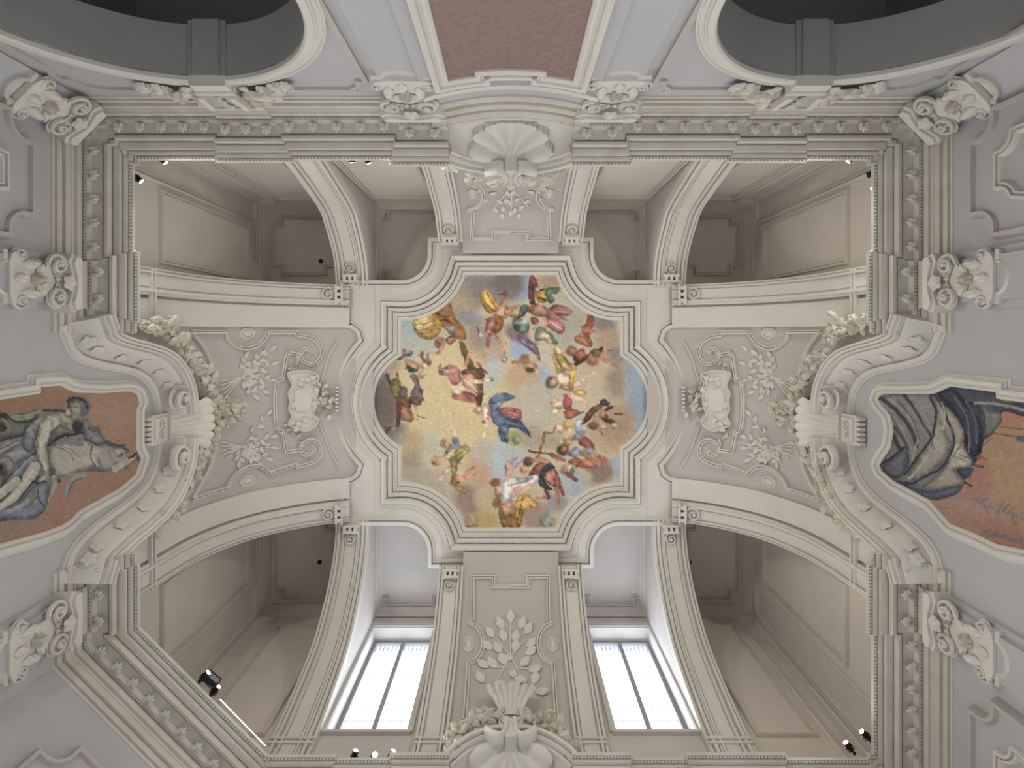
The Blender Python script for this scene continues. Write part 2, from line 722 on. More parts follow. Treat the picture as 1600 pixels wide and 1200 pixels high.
# ------------------------------------------------------------------ windows
for i, (a0, a1) in enumerate(WIN):
    D = 25.0                      # depth of the reveal
    w = thing('window_%d' % (i + 1), None, None, ((a0 + a1) / 2, YB + D, WZ0))
    tag(w, kind='structure', label='tall bright window of paired leaded panes %s of the flowered bottom panel' % ('left' if i == 0 else 'right'))
    mb = MB()
    skirt(mb, ch_front, rect(a0, a1, WZ0, WZ1), 0, -D)
    mb.build('reveal', 'bay', w, smooth=0)
    mb = MB()                     # raised surround on the wall face
    mould(mb, [(a0, WZ0), (a0, WZ1), (a1, WZ1), (a1, WZ0)], [(0, -1), (0, 2), (4, 2.4), (5, 3.2), (7, 3.2), (7.5, 0)], ch_front)
    mb.build('surround', 'bay', w)
    mb = MB()
    mould(mb, rect(a0 + 0.5, a1 - 0.5, WZ0 - 30, WZ1 - 0.5), [(0, -D - 4), (0, -D + 3), (5, -D + 3), (6, -D), (6, -D - 4)], ch_front, closed=True)
    mb.build('frame', 'winframe', w)
    cx = (a0 + a1) / 2
    mb = MB()
    slab(mb, ch_front, rect(cx - 3, cx + 3, WZ0 - 24, WZ1 - 5), -D - 4, -D + 3.5)
    mb.build('mullion', 'winframe', w, smooth=0)
    for p0, p1 in ((a0 + 6, cx - 3), (cx + 3, a1 - 6)):
        mb = MB()
        plate(mb, ch_front, rect(p0, p1, WZ0 - 25, WZ1 - 6), (), -D - 2)
        pane = mb.build('pane', 'glass', w, smooth=0)
        mb = MB()
        for q in range(1, 9):     # leading
            z = WZ0 - 25 + (WZ1 - WZ0 + 19) * q / 9.0
            slab(mb, ch_front, rect(p0, p1, z - 0.25, z + 0.25), -D - 1.8, -D - 1.2)
        for q in range(1, 3):
            x = p0 + (p1 - p0) * q / 3.0
            slab(mb, ch_front, rect(x - 0.2, x + 0.2, WZ0 - 25, WZ1 - 6), -D - 1.8, -D - 1.2)
        for q in range(6):        # scalloped iron cresting at the head
            xa = p0 + (p1 - p0) * (q + 0.5) / 6.0
            rr = (p1 - p0) / 12.0
            mould(mb, arc(xa, WZ1 - 8, rr, 180, 360, 8, 9), [(-0.35, -D - 2), (-0.35, -D - 1.4), (0.35, -D - 1.4), (0.35, -D - 2)], ch_front)
            mould(mb, arc(xa, WZ1 - 14, rr, 180, 360, 8, 9), [(-0.35, -D - 2), (-0.35, -D - 1.4), (0.35, -D - 1.4), (0.35, -D - 2)], ch_front)
        mb.build('leading', 'winframe', pane, smooth=0)
    mb = MB()
    slab(mb, ch_front, rect(a0 - 5, a1 + 5, WZ0 - 4, WZ0), -1, 5)
    mb.build('sill', 'bay', w, smooth=0)

# ------------------------------------------------------------------ main cornice
PROF_C = [(-2, 488), (1.2, 488.6), (1.6, 490.6), (0.6, 490.8), (0.6, 492), (3.0, 492.2), (3.0, 497.2), (1.6, 497.4), (1.6, 498.8), (5, 499), (5, 504.6), (6.2, 505), (6.6, 506.4),
          (4.8, 506.6), (4.8, 508), (7.6, 509), (8.6, 511.4), (8.6, 513.2), (6.6, 513.4), (6.6, 515), (11.2, 515.4), (12.4, 516.8), (13.4, 519.6), (17, 521.4), (21.5, 522), (22.2, 524.6),
          (24.2, 524.8), (24.4, 519.8), (27.4, 519.8), (28, 521), (28, 525.2), (26.6, 526.6), (29, 527.2), (29.2, 525.4), (33, 525.6), (34.8, 526.6), (35.6, 528.2), (34.2, 529.4), (36, 530),
          (36.4, 528.6), (38.6, 529), (40, 530.6), (39, 532), (41, 532.4), (43, 531.8), (43.8, 534.6), (41, 536.5), (-2, 539)]
TRIMS = [
    ([(-60, YT + 6), (-102, YT + 6), (-102, YT), (-228, YT), (-228, YT + 2.5), (-274, YT + 2.5), (-274, YT), (-388, YT), (-388, YT + 5),
      (XL + 5, YT + 5), (XL + 5, -297), (XL, -297), (XL, -171), (XL + 5, -171), (XL + 5, -133), (XL + 2, -133), (XL + 2, -107)],
     'long ivory cornice round the upper left corner above the spotlit chamber'),
    ([(XL + 2, 109), (XL + 2, 135), (XL + 5, 135), (XL + 5, 173), (XL, 173), DG0, DG1, (-248, YB), (-248, YB - 3), (-187, YB - 3), (-187, YB),
      (-103, YB), (-103, YB - 5), (-60, YB - 5)],
     'ivory cornice with a diagonal run across the lower left corner'),
    ([(60, YB - 5), (103, YB - 5), (103, YB), (187, YB), (187, YB - 5), (254, YB - 5), (254, YB), (XR - 25, YB), (XR - 25, YB - 5),
      (XR - 5, YB - 5), (XR - 5, YB - 25), (XR, YB - 25), (XR, 173), (XR - 5, 173), (XR - 5, 135), (XR - 2, 135), (XR - 2, 109)],
     'ivory cornice round the lower right corner by the two slim spotlights'),
    ([(XR - 2, -107), (XR - 2, -133), (XR - 5, -133), (XR - 5, -171), (XR, -171), (XR, -297), (XR - 5, -297), (XR - 5, YT + 5), (XR - 25, YT + 5),
      (XR - 25, YT), (274, YT), (274, YT + 2.5), (228, YT + 2.5), (228, YT), (102, YT), (102, YT + 6), (60, YT + 6)],
     'long ivory cornice round the upper right corner'),
]
def cornice_normals(path):
    nn = normals2(path, False)
    N = len(path)
    ln = [math.hypot(path[i + 1][0] - path[i][0], path[i + 1][1] - path[i][1]) for i in range(N - 1)]
    out = []
    for i in range(N):
        n = nn[i]
        short = [j for j in (i - 1, i) if 0 <= j < N - 1 and ln[j] < 9]
        if short and 0 < i < N - 1:
            j = short[0]
            k = i if j == i - 1 else i - 1          # the long neighbour
            d = ((path[k + 1][0] - path[k][0]) / ln[k], (path[k + 1][1] - path[k][1]) / ln[k])
            t = n[0] * d[0] + n[1] * d[1]
            n = (n[0] - 0.64 * t * d[0], n[1] - 0.64 * t * d[1])
        out.append(n)
    return out


def cornice_offset(path, p):
    return [(q[0] - p * n[0], q[1] - p * n[1]) for q, n in zip(path, cornice_normals(path))]


TRIM_OBJ = []
for i, (path, lab) in enumerate(TRIMS):
    mb = MB()
    nn = cornice_normals(path)
    m = len(PROF_C)
    vs = [(q[0] - p * n[0], q[1] - p * n[1], z) for q, n in zip(path, nn) for p, z in PROF_C]
    fs = [(a * m + j, a * m + j + 1, (a + 1) * m + j + 1, (a + 1) * m + j) for a in range(len(path) - 1) for j in range(m - 1)]
    fs += [tuple(range(m - 1, -1, -1)), tuple((len(path) - 1) * m + j for j in range(m))]
    mb.add(vs, fs)
    o = mb.build('trim_%d' % (i + 1), 'cornice', smooth=28)
    tag(o, lab, kind='structure')
    TRIM_OBJ.append((o, path))

# ================================================================== VAULT: RIBS, PANELS, FRAME
RIB_SIDE = [(0, -8), (0, 0), (30.5, 0), (30.8, -6), (33.6, -6), (34, 2), (37, 2), (38, 4.6), (41.4, 4.6), (42, 0.6), (43.4, 0.6), (43.6, 2), (57, 2), (57.2, 0.6), (58.4, 0.6), (58.8, 4.6),
            (61, 4.6), (61.4, 1), (62.6, 1), (63, 2.6), (65, 2.6), (65, -12)]
RIB_CORNER = [(0, -12), (0, 1), (3.6, 1), (4, -2), (5, -2), (5.4, 3.4), (9, 3.4), (9.6, -1), (10.8, -1), (11.2, 1.2), (13.4, 1.2), (14, 4), (16, 4), (16.4, 0.4), (17.4, 0.4), (17.6, 2), (33, 2),
              (33.2, 0.4), (34.2, 0.4), (34.6, 4), (36.6, 4), (37.2, 1.2), (39.4, 1.2), (39.8, -1), (41, -1), (41.6, 3.4), (45, 3.4), (45.4, -2), (46.4, -2), (46.8, 1), (50, 1), (50, -12)]
RIB_MID = [(0, -10), (0, 1.5), (3, 1.5), (3.4, -1.5), (4.6, -1.5), (5, 4.5), (7.6, 4.5), (8, 0.2), (9.2, 0.2), (9.6, 2), (26.4, 2), (26.8, 0.2), (28, 0.2), (28.4, 4.5), (31, 4.5), (31.4, -1.5), (32.6, -1.5),
           (33, 1.5), (36, 1.5), (36, -12)]


def rib(side, a_in, a_out, prof, t0, t1, label, zcut=ZTOP, m='stucco', console=True, band=None):
    """a rib follows the vault section; its spandrel wall rises to the flat ceiling"""
    ch = CH[side]
    c = CUR[side]
    sg = 1 if a_out > a_in else -1
    r = thing('vault_rib', label, 'rib', ch((a_in + a_out) / 2, t0, -5))
    ts = np.linspace(t0, t1, 64)
    vs, fs = [], []
    n = len(prof)
    for t in ts:
        for (o, h) in prof:
            vs.append(ch(a_in + sg * o, t, h))
    for i in range(len(ts) - 1):
        for j in range(n - 1):
            fs.append((i * n + j, i * n + j + 1, (i + 1) * n + j + 1, (i + 1) * n + j))
    mb = MB().add(vs, fs)
    mb.build('moulded_soffit', m, r, smooth=28)
    mb = MB()
    for a in (a_in + sg * 0.3, a_out - sg * 0.3):
        vs = []
        for t in ts:
            p = ch(a, t, -6)
            vs += [p, (p[0], p[1], zcut)]
        mb.add(vs, [(2 * i, 2 * i + 1, 2 * i + 3, 2 * i + 2) for i in range(len(ts) - 1)])
    sp = mb.build('spandrel', 'bay' if side == 'B' and abs(a_in) > 200 else ('chamber' if side in 'LR' else 'bay'), r)
    # collar near the foot
    tb = band if band else c.t_of_z(600)
    mb = MB()
    w = abs(a_out - a_in)
    for dt in (0, 6):
        mould(mb, [(a_in + sg * 1, tb + dt), (a_in + sg * (w - 1), tb + dt)], [(-1.6, 0), (-1.2, 4.4), (1.2, 4.4), (1.6, 0)], ch)
    mb.build('collar', m, r)
    return r


LIB = {}


def volute_mesh(turns=1.75, r0=1.0, r1=0.16, tube=0.17, n=44, name='volute', m='stucco', tail=None):
    """flat spiral scroll in its own xy-plane, radius 1"""
    mb = MB()
    pts, rad = [], []
    if tail:
        for q in tail:
            pts.append(Vector((q[0], q[1], 0.0)))
            rad.append(tube)
    for i in range(n + 1):
        f = i / n
        a = f * turns * 2 * math.pi
        r = r0 * (1 - f) ** 0.9 * (1 - r1) + r1 * (1 - 0.6 * f)
        pts.append(Vector((r * math.cos(a), r * math.sin(a), 0.10 + 0.28 * f)))
        rad.append(tube * (1 - 0.35 * f))
    rope(mb, pts, rad, 6)
    # eye
    vs = [(0.0, 0.0, 0.5)]
    for rr, zz in ((0.14, 0.45), (0.24, 0.2)):
        vs += [(rr * math.cos(q * math.pi / 4), rr * math.sin(q * math.pi / 4), zz) for q in range(8)]
    fs = [(0, 1 + q, 1 + (q + 1) % 8) for q in range(8)] + [(1 + q, 9 + q, 9 + (q + 1) % 8, 1 + (q + 1) % 8) for q in range(8)]
    mb.add(vs, fs)
    # backing disc
    vs = [(0, 0, 0.06)] + [(0.98 * math.cos(q * math.pi / 10), 0.98 * math.sin(q * math.pi / 10), 0.0) for q in range(20)]
    mb.add(vs, [(0, 1 + q, 1 + (q + 1) % 20) for q in range(20)])
    return mb.mesh(name, m, 50, scaled=False)


def leaf_mesh(m='ornament', lobed=False, name='leaf', n=7, bow=0.22):
    mb = MB()
    vs = []
    for i in range(n + 1):
        f = i / n
        wd = 0.34 * math.sin(math.pi * min(1, f * 0.93 + 0.05)) ** 0.8
        if lobed:
            wd *= 1.25 * (0.72 + 0.28 * abs(math.cos(f * math.pi * 3.2)))
        z = bow * math.sin(math.pi * f * 0.85)
        curl = 0.10 * f * f
        for s, dz in ((-1, -0.05), (-0.5, 0.05), (0, 0.0), (0.5, 0.05), (1, -0.05)):
            vs.append((wd * s, f, z + dz + curl if abs(s) < 0.9 else max(0.0, z * 0.45 + curl * 0.8)))
    fs = [(i * 5 + j, i * 5 + j + 1, (i + 1) * 5 + j + 1, (i + 1) * 5 + j) for i in range(n) for j in range(4)]
    mb.add(vs, fs)
    return mb.mesh(name, m, 60, scaled=False)


def flower_mesh(m='ornament', petals=5, name='flower', dome=0.45):
    mb = MB()
    nr, na = 4, petals * 6
    vs = [(0, 0, dome)]
    for i in range(1, nr + 1):
        f = i / nr
        for j in range(na):
            a = 2 * math.pi * j / na
            lob = 0.72 + 0.28 * abs(math.cos(petals * a / 2))
            r = f * (1 - (1 - lob) * f)
            z = dome * (1 if f < 0.3 else 0.45 + 0.4 * math.sin(f * math.pi)) * (0.75 + 0.25 * abs(math.cos(petals * a / 2)))
            if f < 0.3:
                z = dome * 0.9
            elif f < 0.55:
                z = dome * 0.42
            if i == nr:
                z = 0.05
            vs.append((r * math.cos(a), r * math.sin(a), z))
    fs = [(0, 1 + j, 1 + (j + 1) % na) for j in range(na)]
    for i in range(nr - 1):
        for j in range(na):
            fs.append((1 + i * na + j, 1 + (i + 1) * na + j, 1 + (i + 1) * na + (j + 1) % na, 1 + i * na + (j + 1) % na))
    mb.add(vs, fs)
    return mb.mesh(name, m, 60, scaled=False)


def boss_mesh(m='stucco', name='oval_boss'):
    mb = MB()
    pr = [(1.0, 0), (0.96, 0.14), (0.86, 0.18), (0.76, 0.14), (0.72, 0.05), (0.6, 0.05), (0.5, 0.16), (0.3, 0.24), (0.0, 0.27)]
    N = 24
    vs = []
    for r, z in pr:
        vs += [(r * math.cos(2 * math.pi * q / N), r * math.sin(2 * math.pi * q / N), z) for q in range(N)]
    fs = [(i * N + q, (i + 1) * N + q, (i + 1) * N + (q + 1) % N, i * N + (q + 1) % N) for i in range(len(pr) - 1) for q in range(N)]
    mb.add(vs, fs)
    return mb.mesh(name, m, 50, scaled=False)


def box_mesh(m='stucco', name='block', bev=0.12):
    mb = MB()
    a, b = 0.5, 0.5 - bev
    vs = [(-a, -a, 0), (a, -a, 0), (a, a, 0), (-a, a, 0), (-a, -a, 1 - bev), (a, -a, 1 - bev), (a, a, 1 - bev), (-a, a, 1 - bev),
          (-b, -b, 1), (b, -b, 1), (b, b, 1), (-b, b, 1)]
    fs = [(0, 1, 5, 4), (1, 2, 6, 5), (2, 3, 7, 6), (3, 0, 4, 7), (4, 5, 9, 8), (5, 6, 10, 9), (6, 7, 11, 10), (7, 4, 8, 11), (8, 9, 10, 11)]
    mb.add(vs, fs)
    return mb.mesh(name, m, 0, scaled=False)


def bracket_leaf_mesh(m='ornament', name='leaf_bracket'):
    """palmette bracket: five lobes fanning from a root, curling forward"""
    mb = MB()
    for a, L in ((-60, 0.7), (-30, 0.9), (0, 1.05), (30, 0.9), (60, 0.7)):
        ar = math.radians(a)
        d = (math.sin(ar), math.cos(ar))
        pts = [(d[0] * L * f, d[1] * L * f - 0.4, 0.12 + 0.42 * math.sin(f * 2.2)) for f in (0.0, 0.35, 0.7, 1.0)]
        rope(mb, pts, [0.14, 0.26, 0.27, 0.12], 6)
    return mb.mesh(name, m, 60, scaled=False)


LIB['volute'] = volute_mesh()
LIB['volute_o'] = volute_mesh(m='ornament')
LIB['leaf'] = leaf_mesh()
LIB['acanthus'] = leaf_mesh(lobed=True, name='acanthus_leaf', n=10, bow=0.3)
LIB['flower5'] = flower_mesh()
LIB['flower6'] = flower_mesh(petals=6, dome=0.6)
LIB['dflower5'] = flower_mesh('dusty', 5, dome=0.7)
LIB['dflower6'] = flower_mesh('dusty', 6, dome=0.85)
LIB['dleaf'] = leaf_mesh('dusty', bow=0.35)
LIB['fleaf'] = leaf_mesh('stucco', bow=0.15)
LIB['fflower'] = flower_mesh('stucco', 5, dome=0.3)
LIB['rosette'] = flower_mesh('stucco', 5, name='rosette', dome=0.25)
LIB['boss'] = boss_mesh()
LIB['block'] = box_mesh()
LIB['bracket'] = bracket_leaf_mesh()


def console(side, a, t, w, parent, up=1):
    """little scroll console with three drops that ends a rib at the frame"""
    ch = CH[side]
    place('console_scroll', LIB['volute'], parent, ch, a, t - 15, 3.0, math.pi / 2, (w * 0.4, w * 0.4, 16))
    place('console_block', LIB['block'], parent, ch, a, t - 3.5, 0.5, 0, (w * 1.1, 4.0, 12))
    for q in (-1, 0, 1):
        place('console_drop', LIB['block'], parent, ch, a + q * w * 0.36, t + 1.0, 0.5, 0, (w * 0.22, 6.0, 12))
    place('console_block', LIB['block'], parent, ch, a, t + 5.5, 0.5, 0, (w * 1.2, 3.2, 13))


Ttop = {k: CUR[k].L for k in 'LRBT'}


def t_at_d(side, d):
    c = CUR[side]
    return float(np.interp(-d, -c.p[:, 0], c.s))


RIBS = []
for side, nm, far in (('L', 'left', 'wall with the grisaille figures'), ('R', 'right', 'wall with the painted drapery')):
    for sg, vert in ((-1, 'upper'), (1, 'lower')):
        o = rib(side, sg * 115, sg * 180, RIB_SIDE, 30, t_at_d(side, 246), 'broad cream rib from frame to the %s, %s one' % (far, vert),
                band=inv(side, 232 if side == 'L' else 1340, 520)[1])
        te = t_at_d(side, 262)
        console(side, sg * 165, te, 26, o)
        RIBS.append(o)
for side, nm in (('T', 'top'), ('B', 'bottom')):
    for sg, lr in ((-1, 'left'), (1, 'right')):
        o = rib(side, sg * 218, sg * 268, RIB_CORNER, 30, Ttop[side] - 2,
                'narrow cream arch from the frame to the %s wall, %s corner chamber side' % ('window' if side == 'B' else 'arched', lr))
        console(side, sg * 243, t_at_d(side, 192), 22, o)
        RIBS.append(o)
        o = rib(side, sg * 71, sg * 107, RIB_MID, 30, t_at_d(side, 242),
                'straight cream rib on the %s edge of the flowered %s panel' % (lr, nm))
        console(side, sg * 89, t_at_d(side, 254 if side == 'B' else 250), 20, o)
        RIBS.append(o)

# --- curved panels between the ribs
PANEL = {}
for side, half, lab, at in (('L', 116, 'curved pinkish stucco panel between the two left ribs', None), ('R', 116, 'curved pinkish stucco panel between the two right ribs', None),
                            ('T', 72, 'curved stucco panel between the top ribs under the concave bay', None),
                            ('B', 72, 'curved stucco panel between the two bright windows', None)):
    p = thing('vault_web', lab, 'vault', CH[side](0, 120, -8))
    mb = MB()
    t1 = t_at_d(side, 212 if side in 'LR' else 225)
    if side in 'LR':
        # the foot of the web follows the arch of the pediment below it
        cc = CUR[side]
        na, nt_ = 60, 40
        vs = []
        for i in range(na + 1):
            a = -half + 2 * half * i / na
            xx = abs(a - 4)
            zb = np.interp(xx, [0, 30, 60, 80, 95, 106, 112, 125], [662, 660, 642, 620, 590, 560, 535, 520])
            tb = cc.t_of_z(zb) if zb > 506 else 10
            for j in range(nt_ + 1):
                vs.append(CH[side](a, tb + (t1 - tb) * j / nt_, -4.0))
        mb.add(vs, [(i * (nt_ + 1) + j, (i + 1) * (nt_ + 1) + j, (i + 1) * (nt_ + 1) + j + 1, i * (nt_ + 1) + j + 1) for i in range(na) for j in range(nt_)])
    else:
        sheet(mb, CH[side], -half, half, 20, t1, 12, 60, -4.0)
    mb.build('ground', 'field', p)
    PANEL[side] = p

# --- painted field outline and the great frame (all relative to the room's centre)
def quad_outline(arcR, xs, ys_straight, xstr, lobe_c, lobe_r):
    pass


def frame_outline(d):
    """painted field outline grown by d"""
    ax, ay = 166.0, 226.0            # centres of the four concave corner arcs
    r = 97.0 - d
    top, side = 200.0 + d, 173.0 + d
    pts = []
    lr = 83.0 + d                    # side lobes
    lx = 133.0
    yl = math.sqrt(max(0, lr * lr - (side - lx) ** 2))

    def cr(cx, cy, a0, a1, n=18):
        return arc(cx, cy, r, a0, a1, n)
    # right lobe, top right, top, top left, left lobe ... going counter-clockwise seen in (x, y)
    xa = ax - math.sqrt(r * r - (ay - top) ** 2)            # where arc meets the top edge
    ya = ay - math.sqrt(r * r - (side - ax) ** 2)           # where arc meets the side edge
    a_top = math.degrees(math.atan2(top - ay, xa - ax))
    a_side = math.degrees(math.atan2(ya - ay, side - ax))
    lob0 = math.degrees(math.atan2(yl, side - lx))
    q1 = [(0, top), (xa, top)] + [(ax + r * math.cos(math.radians(t)), ay + r * math.sin(math.radians(t)))
                                  for t in np.linspace(a_top if a_top > 0 else a_top + 360, a_side + 360, 20)][1:]
    q1 += [(side, yl)] + [(lx + lr * math.cos(math.radians(t)), lr * math.sin(math.radians(t))) for t in np.linspace(lob0, 0, 14)][1:]
    q2 = [(x, -y) for x, y in reversed(q1)][1:]
    h = q1 + q2
    pts = h + [(-x, y) for x, y in reversed(h)][1:-1]
    return clean(pts, True)


PO = frame_outline(0)
FR = thing('painting_frame', 'great white scalloped frame of stepped mouldings round the central ceiling painting', 'frame', (0, 0, ZF))


def outer_outline():
    q = [(0, 252), (126, 252), (126, 240), (126, 227)] + [(166 + 40 * math.cos(math.radians(t)), 227 + 40 * math.sin(math.radians(t))) for t in np.linspace(180, 270, 14)][1:]
    q += [(215, 187), (260, 187), (260, 116), (244, 114), (236, 108)]
    lr, lx = 138.0, 133.0
    y0 = 96.0
    a0 = math.degrees(math.atan2(y0, math.sqrt(lr * lr - y0 * y0)))
    q += [(lx + lr * math.cos(math.radians(t)), lr * math.sin(math.radians(t))) for t in np.linspace(a0, 0, 16)]
    q2 = [(x, -y) for x, y in reversed(q)][1:]
    h = q + q2
    return clean(h + [(-x, y) for x, y in reversed(h)][1:-1], True)


OO = outer_outline()
mb = MB()
hole = frame_outline(21)
chc = ch_ceil(ZP)
plate(mb, chc, OO, [hole], 14.5)
skirt(mb, chc, OO, 14.5, -20)
mb.build('flange', 'stucco', FR, smooth=30)
# direction of OO / PO: find out on which side "left" lies
def area(p):
    return sum(p[i][0] * p[(i + 1) % len(p)][1] - p[(i + 1) % len(p)][0] * p[i][1] for i in range(len(p))) / 2


sgn_po = -1 if area(PO) > 0 else 1      # left normal points inwards for ccw loops
sgn_oo = -1 if area(OO) > 0 else 1
mb = MB()
pr = [(-3, -1), (-1, 2), (0.6, 3.4), (2.2, 3.4), (2.5, 1.4), (3.3, 1.4), (3.6, 5.8), (6, 6.2), (6.4, 8.4), (8.8, 8.8), (9.1, 4.2), (10.5, 4.2), (10.9, 9.8), (13.5, 13.2), (15.6, 13.6), (16.0, 7.0),
      (18.0, 7.0), (18.4, 15.0), (20.0, 18.4), (22.5, 20.6), (24.4, 21.0), (24.8, 14.0), (26.0, 14.0), (26.4, 17), (28.2, 17), (28.6, 14.4)]
mould(mb, PO, [(sgn_po * o, h) for o, h in pr], chc, closed=True)
mb.build('inner_moulding', 'stucco', FR, smooth=25)
mb = MB()
pr = [(0.5, 10), (0.5, 19.5), (-3, 20.5), (-5, 20.5), (-5.4, 13.5), (-6.8, 13.5), (-7.2, 18), (-9, 18), (-9.4, 15.6), (-11, 15.2), (-11.6, 14.4)]
mould(mb, OO, [(sgn_oo * o, h) for o, h in pr], chc, closed=True)
mb.build('outer_moulding', 'stucco', FR, smooth=25)
mb = MB()
sink = frame_outline(36)
mould(mb, sink, [(-0.8, 14.4), (-0.8, 15.6), (0.8, 15.6), (0.8, 14.4)], chc, closed=True)
mb.build('flange_fillet', 'stucco', FR, smooth=25)
# rows of beads along the inner moulding (too small to pick apart)
mb = MB()
for off, hh, step, r in ((7.6, 8.7, 2.6, 0.95), (14.5, 13.4, 3.4, 1.35)):
    path = resample(offset(PO, sgn_po * off, True), step, True)
    for (x, y) in path:
        z = ZP - hh
        vs = [(x, y, z - r)] + [(x + r * math.cos(q * 1.0472), y + r * math.sin(q * 1.0472), z) for q in range(6)]
        mb.add(vs, [(0, 1 + q, 1 + (q + 1) % 6) for q in range(6)])
tag(mb.build('bead_row', 'stucco', FR, smooth=0), kind='stuff')

# ================================================================== CORNICE ORNAMENT
for o, path in TRIM_OBJ:
    # palmette brackets along the cavetto
    line = cornice_offset(path, 17.5)
    for i in range(len(line) - 1):
        p, q = line[i], line[i + 1]
        L = math.hypot(q[0] - p[0], q[1] - p[1])
        if L < 14:
            continue
        n = max(1, int(round(L / 21.0)))
        d = ((q[0] - p[0]) / L, (q[1] - p[1]) / L)
        inw = (d[1], -d[0])
        for j in range(n):
            f = (j + 0.5) / n
            c = (p[0] + d[0] * L * f, p[1] + d[1] * L * f)

            def chb(a, b, h, c=c, d=d, inw=inw):
                return (c[0] + d[0] * a + inw[0] * b, c[1] + d[1] * a + inw[1] * b, 519.0 - h + 0.28 * b)
            place('leaf_bracket', LIB['bracket'], o, chb, 0, 0, 0, 0, (7.6, 8.6, 8.0))
    # rope edge and bead row, joined: each bead is only a few pixels
    mb = MB()
    for off, z, step, r in ((41.8, 531.0, 3.4, 1.5), (9.6, 514.6, 3.2, 1.2)):
        for (x, y) in resample(cornice_offset(path, off), step):
            vs = [(x, y, z - r)] + [(x + r * math.cos(k * 1.0472), y + r * math.sin(k * 1.0472), z) for k in range(6)]
            mb.add(vs, [(0, 1 + k, 1 + (k + 1) % 6) for k in range(6)])
    tag(mb.build('bead_row', 'cornice', o, smooth=0), kind='stuff')

# ================================================================== WALL PILASTERS, PANELS
def pilaster(ch, a0, a1, par, h=8, ztop=491, back=3.0):
    mb = MB()
    slab(mb, ch, rect(a0 - back - 4, a1 + back + 4, ZLOW, ztop + 8), -1, h * 0.45)
    slab(mb, ch, rect(a0, a1, ZLOW, ztop + 8), -1, h)
    return mb.build('pilaster', 'wall', par, smooth=0)


for ch, par in ((ch_left, wall_left), (ch_right, wall_right)):
    for yc in (-152, 154):
        pilaster(ch, yc - 18, yc + 18, par)
for xc in (-89, 89):
    pilaster(ch_back, xc - 18, xc + 18, wall_back)


def ch_cornerTL(a, b, h):
    q = 0.70710678
    return (XL + 12 + q * h - q * a, YT + 12 + q * h + q * a, b)


def ch_cornerTR(a, b, h):
    q = 0.70710678
    return (XR - 12 - q * h + q * a, YT + 12 + q * h + q * a, b)


for ch in (ch_cornerTL, ch_cornerTR):
    mb = MB()
    slab(mb, ch, rect(-19, 19, ZLOW, 497), -6, 4)
    mb.build('corner_pilaster', 'wall', wall_back, smooth=0)

PR_WP = [(-4.5, 0), (-4.5, 2.2), (-2.5, 3.4), (0, 3.4), (1, 2.2), (3, 2.0), (4, 0.8), (4.5, 0)]


def wall_panel(ch, a0, a1, z0, z1, par, m='wall'):
    """raised field with hollowed upper corners and a smaller moulded frame inside"""
    r = 16.0
    path = [(a0, z0), (a1, z0)] + [(a1, z1 - r - 6), (a1 - 5, z1 - r - 6)] + arc(a1 - 5, z1 - 6, r, 270, 180, 8)[1:] + [(a1 - 5 - r, z1)] + \
           [(a0 + 5 + r, z1)] + [(a0 + 5 + r, z1 - 6)] + arc(a0 + 5, z1 - 6, r, 0, -90, 8)[1:] + [(a0, z1 - r - 6)]
    mb = MB()
    slab(mb, ch, path, -1, 4.5)
    mb.build('raised_panel', m, par, smooth=0)
    panel_line(ch, path, par, h=0.0, m='field', prof=[(-4, 0), (-4, 3), (-2, 8.5), (1, 8.5), (1.5, 4.4), (2.5, 4.4)], name='panel_border')
    q = [(a0 + 24, z0), (a1 - 24, z0), (a1 - 24, z1 - 52)] + arc(a1 - 24, z1 - 26, 14, 270, 180, 6)[1:] + arc(a0 + 24, z1 - 26, 14, 0, -90, 6) + [(a0 + 24, z1 - 52)]
    panel_line(ch, q, par, h=4.5, m='stucco', prof=PR_DBL)


for ch, par in ((ch_left, wall_left), (ch_right, wall_right)):
    wall_panel(ch, -288, -187, 330, 462, par)
    if par is wall_right:
        wall_panel(ch, 194, 290, 330, 462, par)
wall_panel(ch_diag, 50, 178, 330, 452, wall_corner)

# spandrel panels round the great arches
for sg in (-1, 1):
    xc = sg * CHAPEL_X
    X = (abs(XL) if sg < 0 else XR)
    e1, e2 = sg * 122, sg * (X - 42)
    zt = 474
    path = [(e1, 330), (e1, zt - 16), (e1 + sg * 7, zt - 16)] + [(e1 + sg * 9, zt - 7), (e1 + sg * 14, zt - 4), (e1 + sg * 14, zt), (e2 - sg * 22, zt), (e2 - sg * 6, zt - 8), (e2 - sg * 2, zt - 20), (e2 + sg * 4, zt - 20), (e2 + sg * 4, zt - 30), (e2, zt - 34), (e2, 330)]
    mb = MB()
    mould(mb, path, [(-2.4, 0), (-2.4, 2.6), (2.4, 2.6), (2.4, 0)], ch_back)
    mb.build('spandrel_moulding', 'field', wall_back, smooth=0)

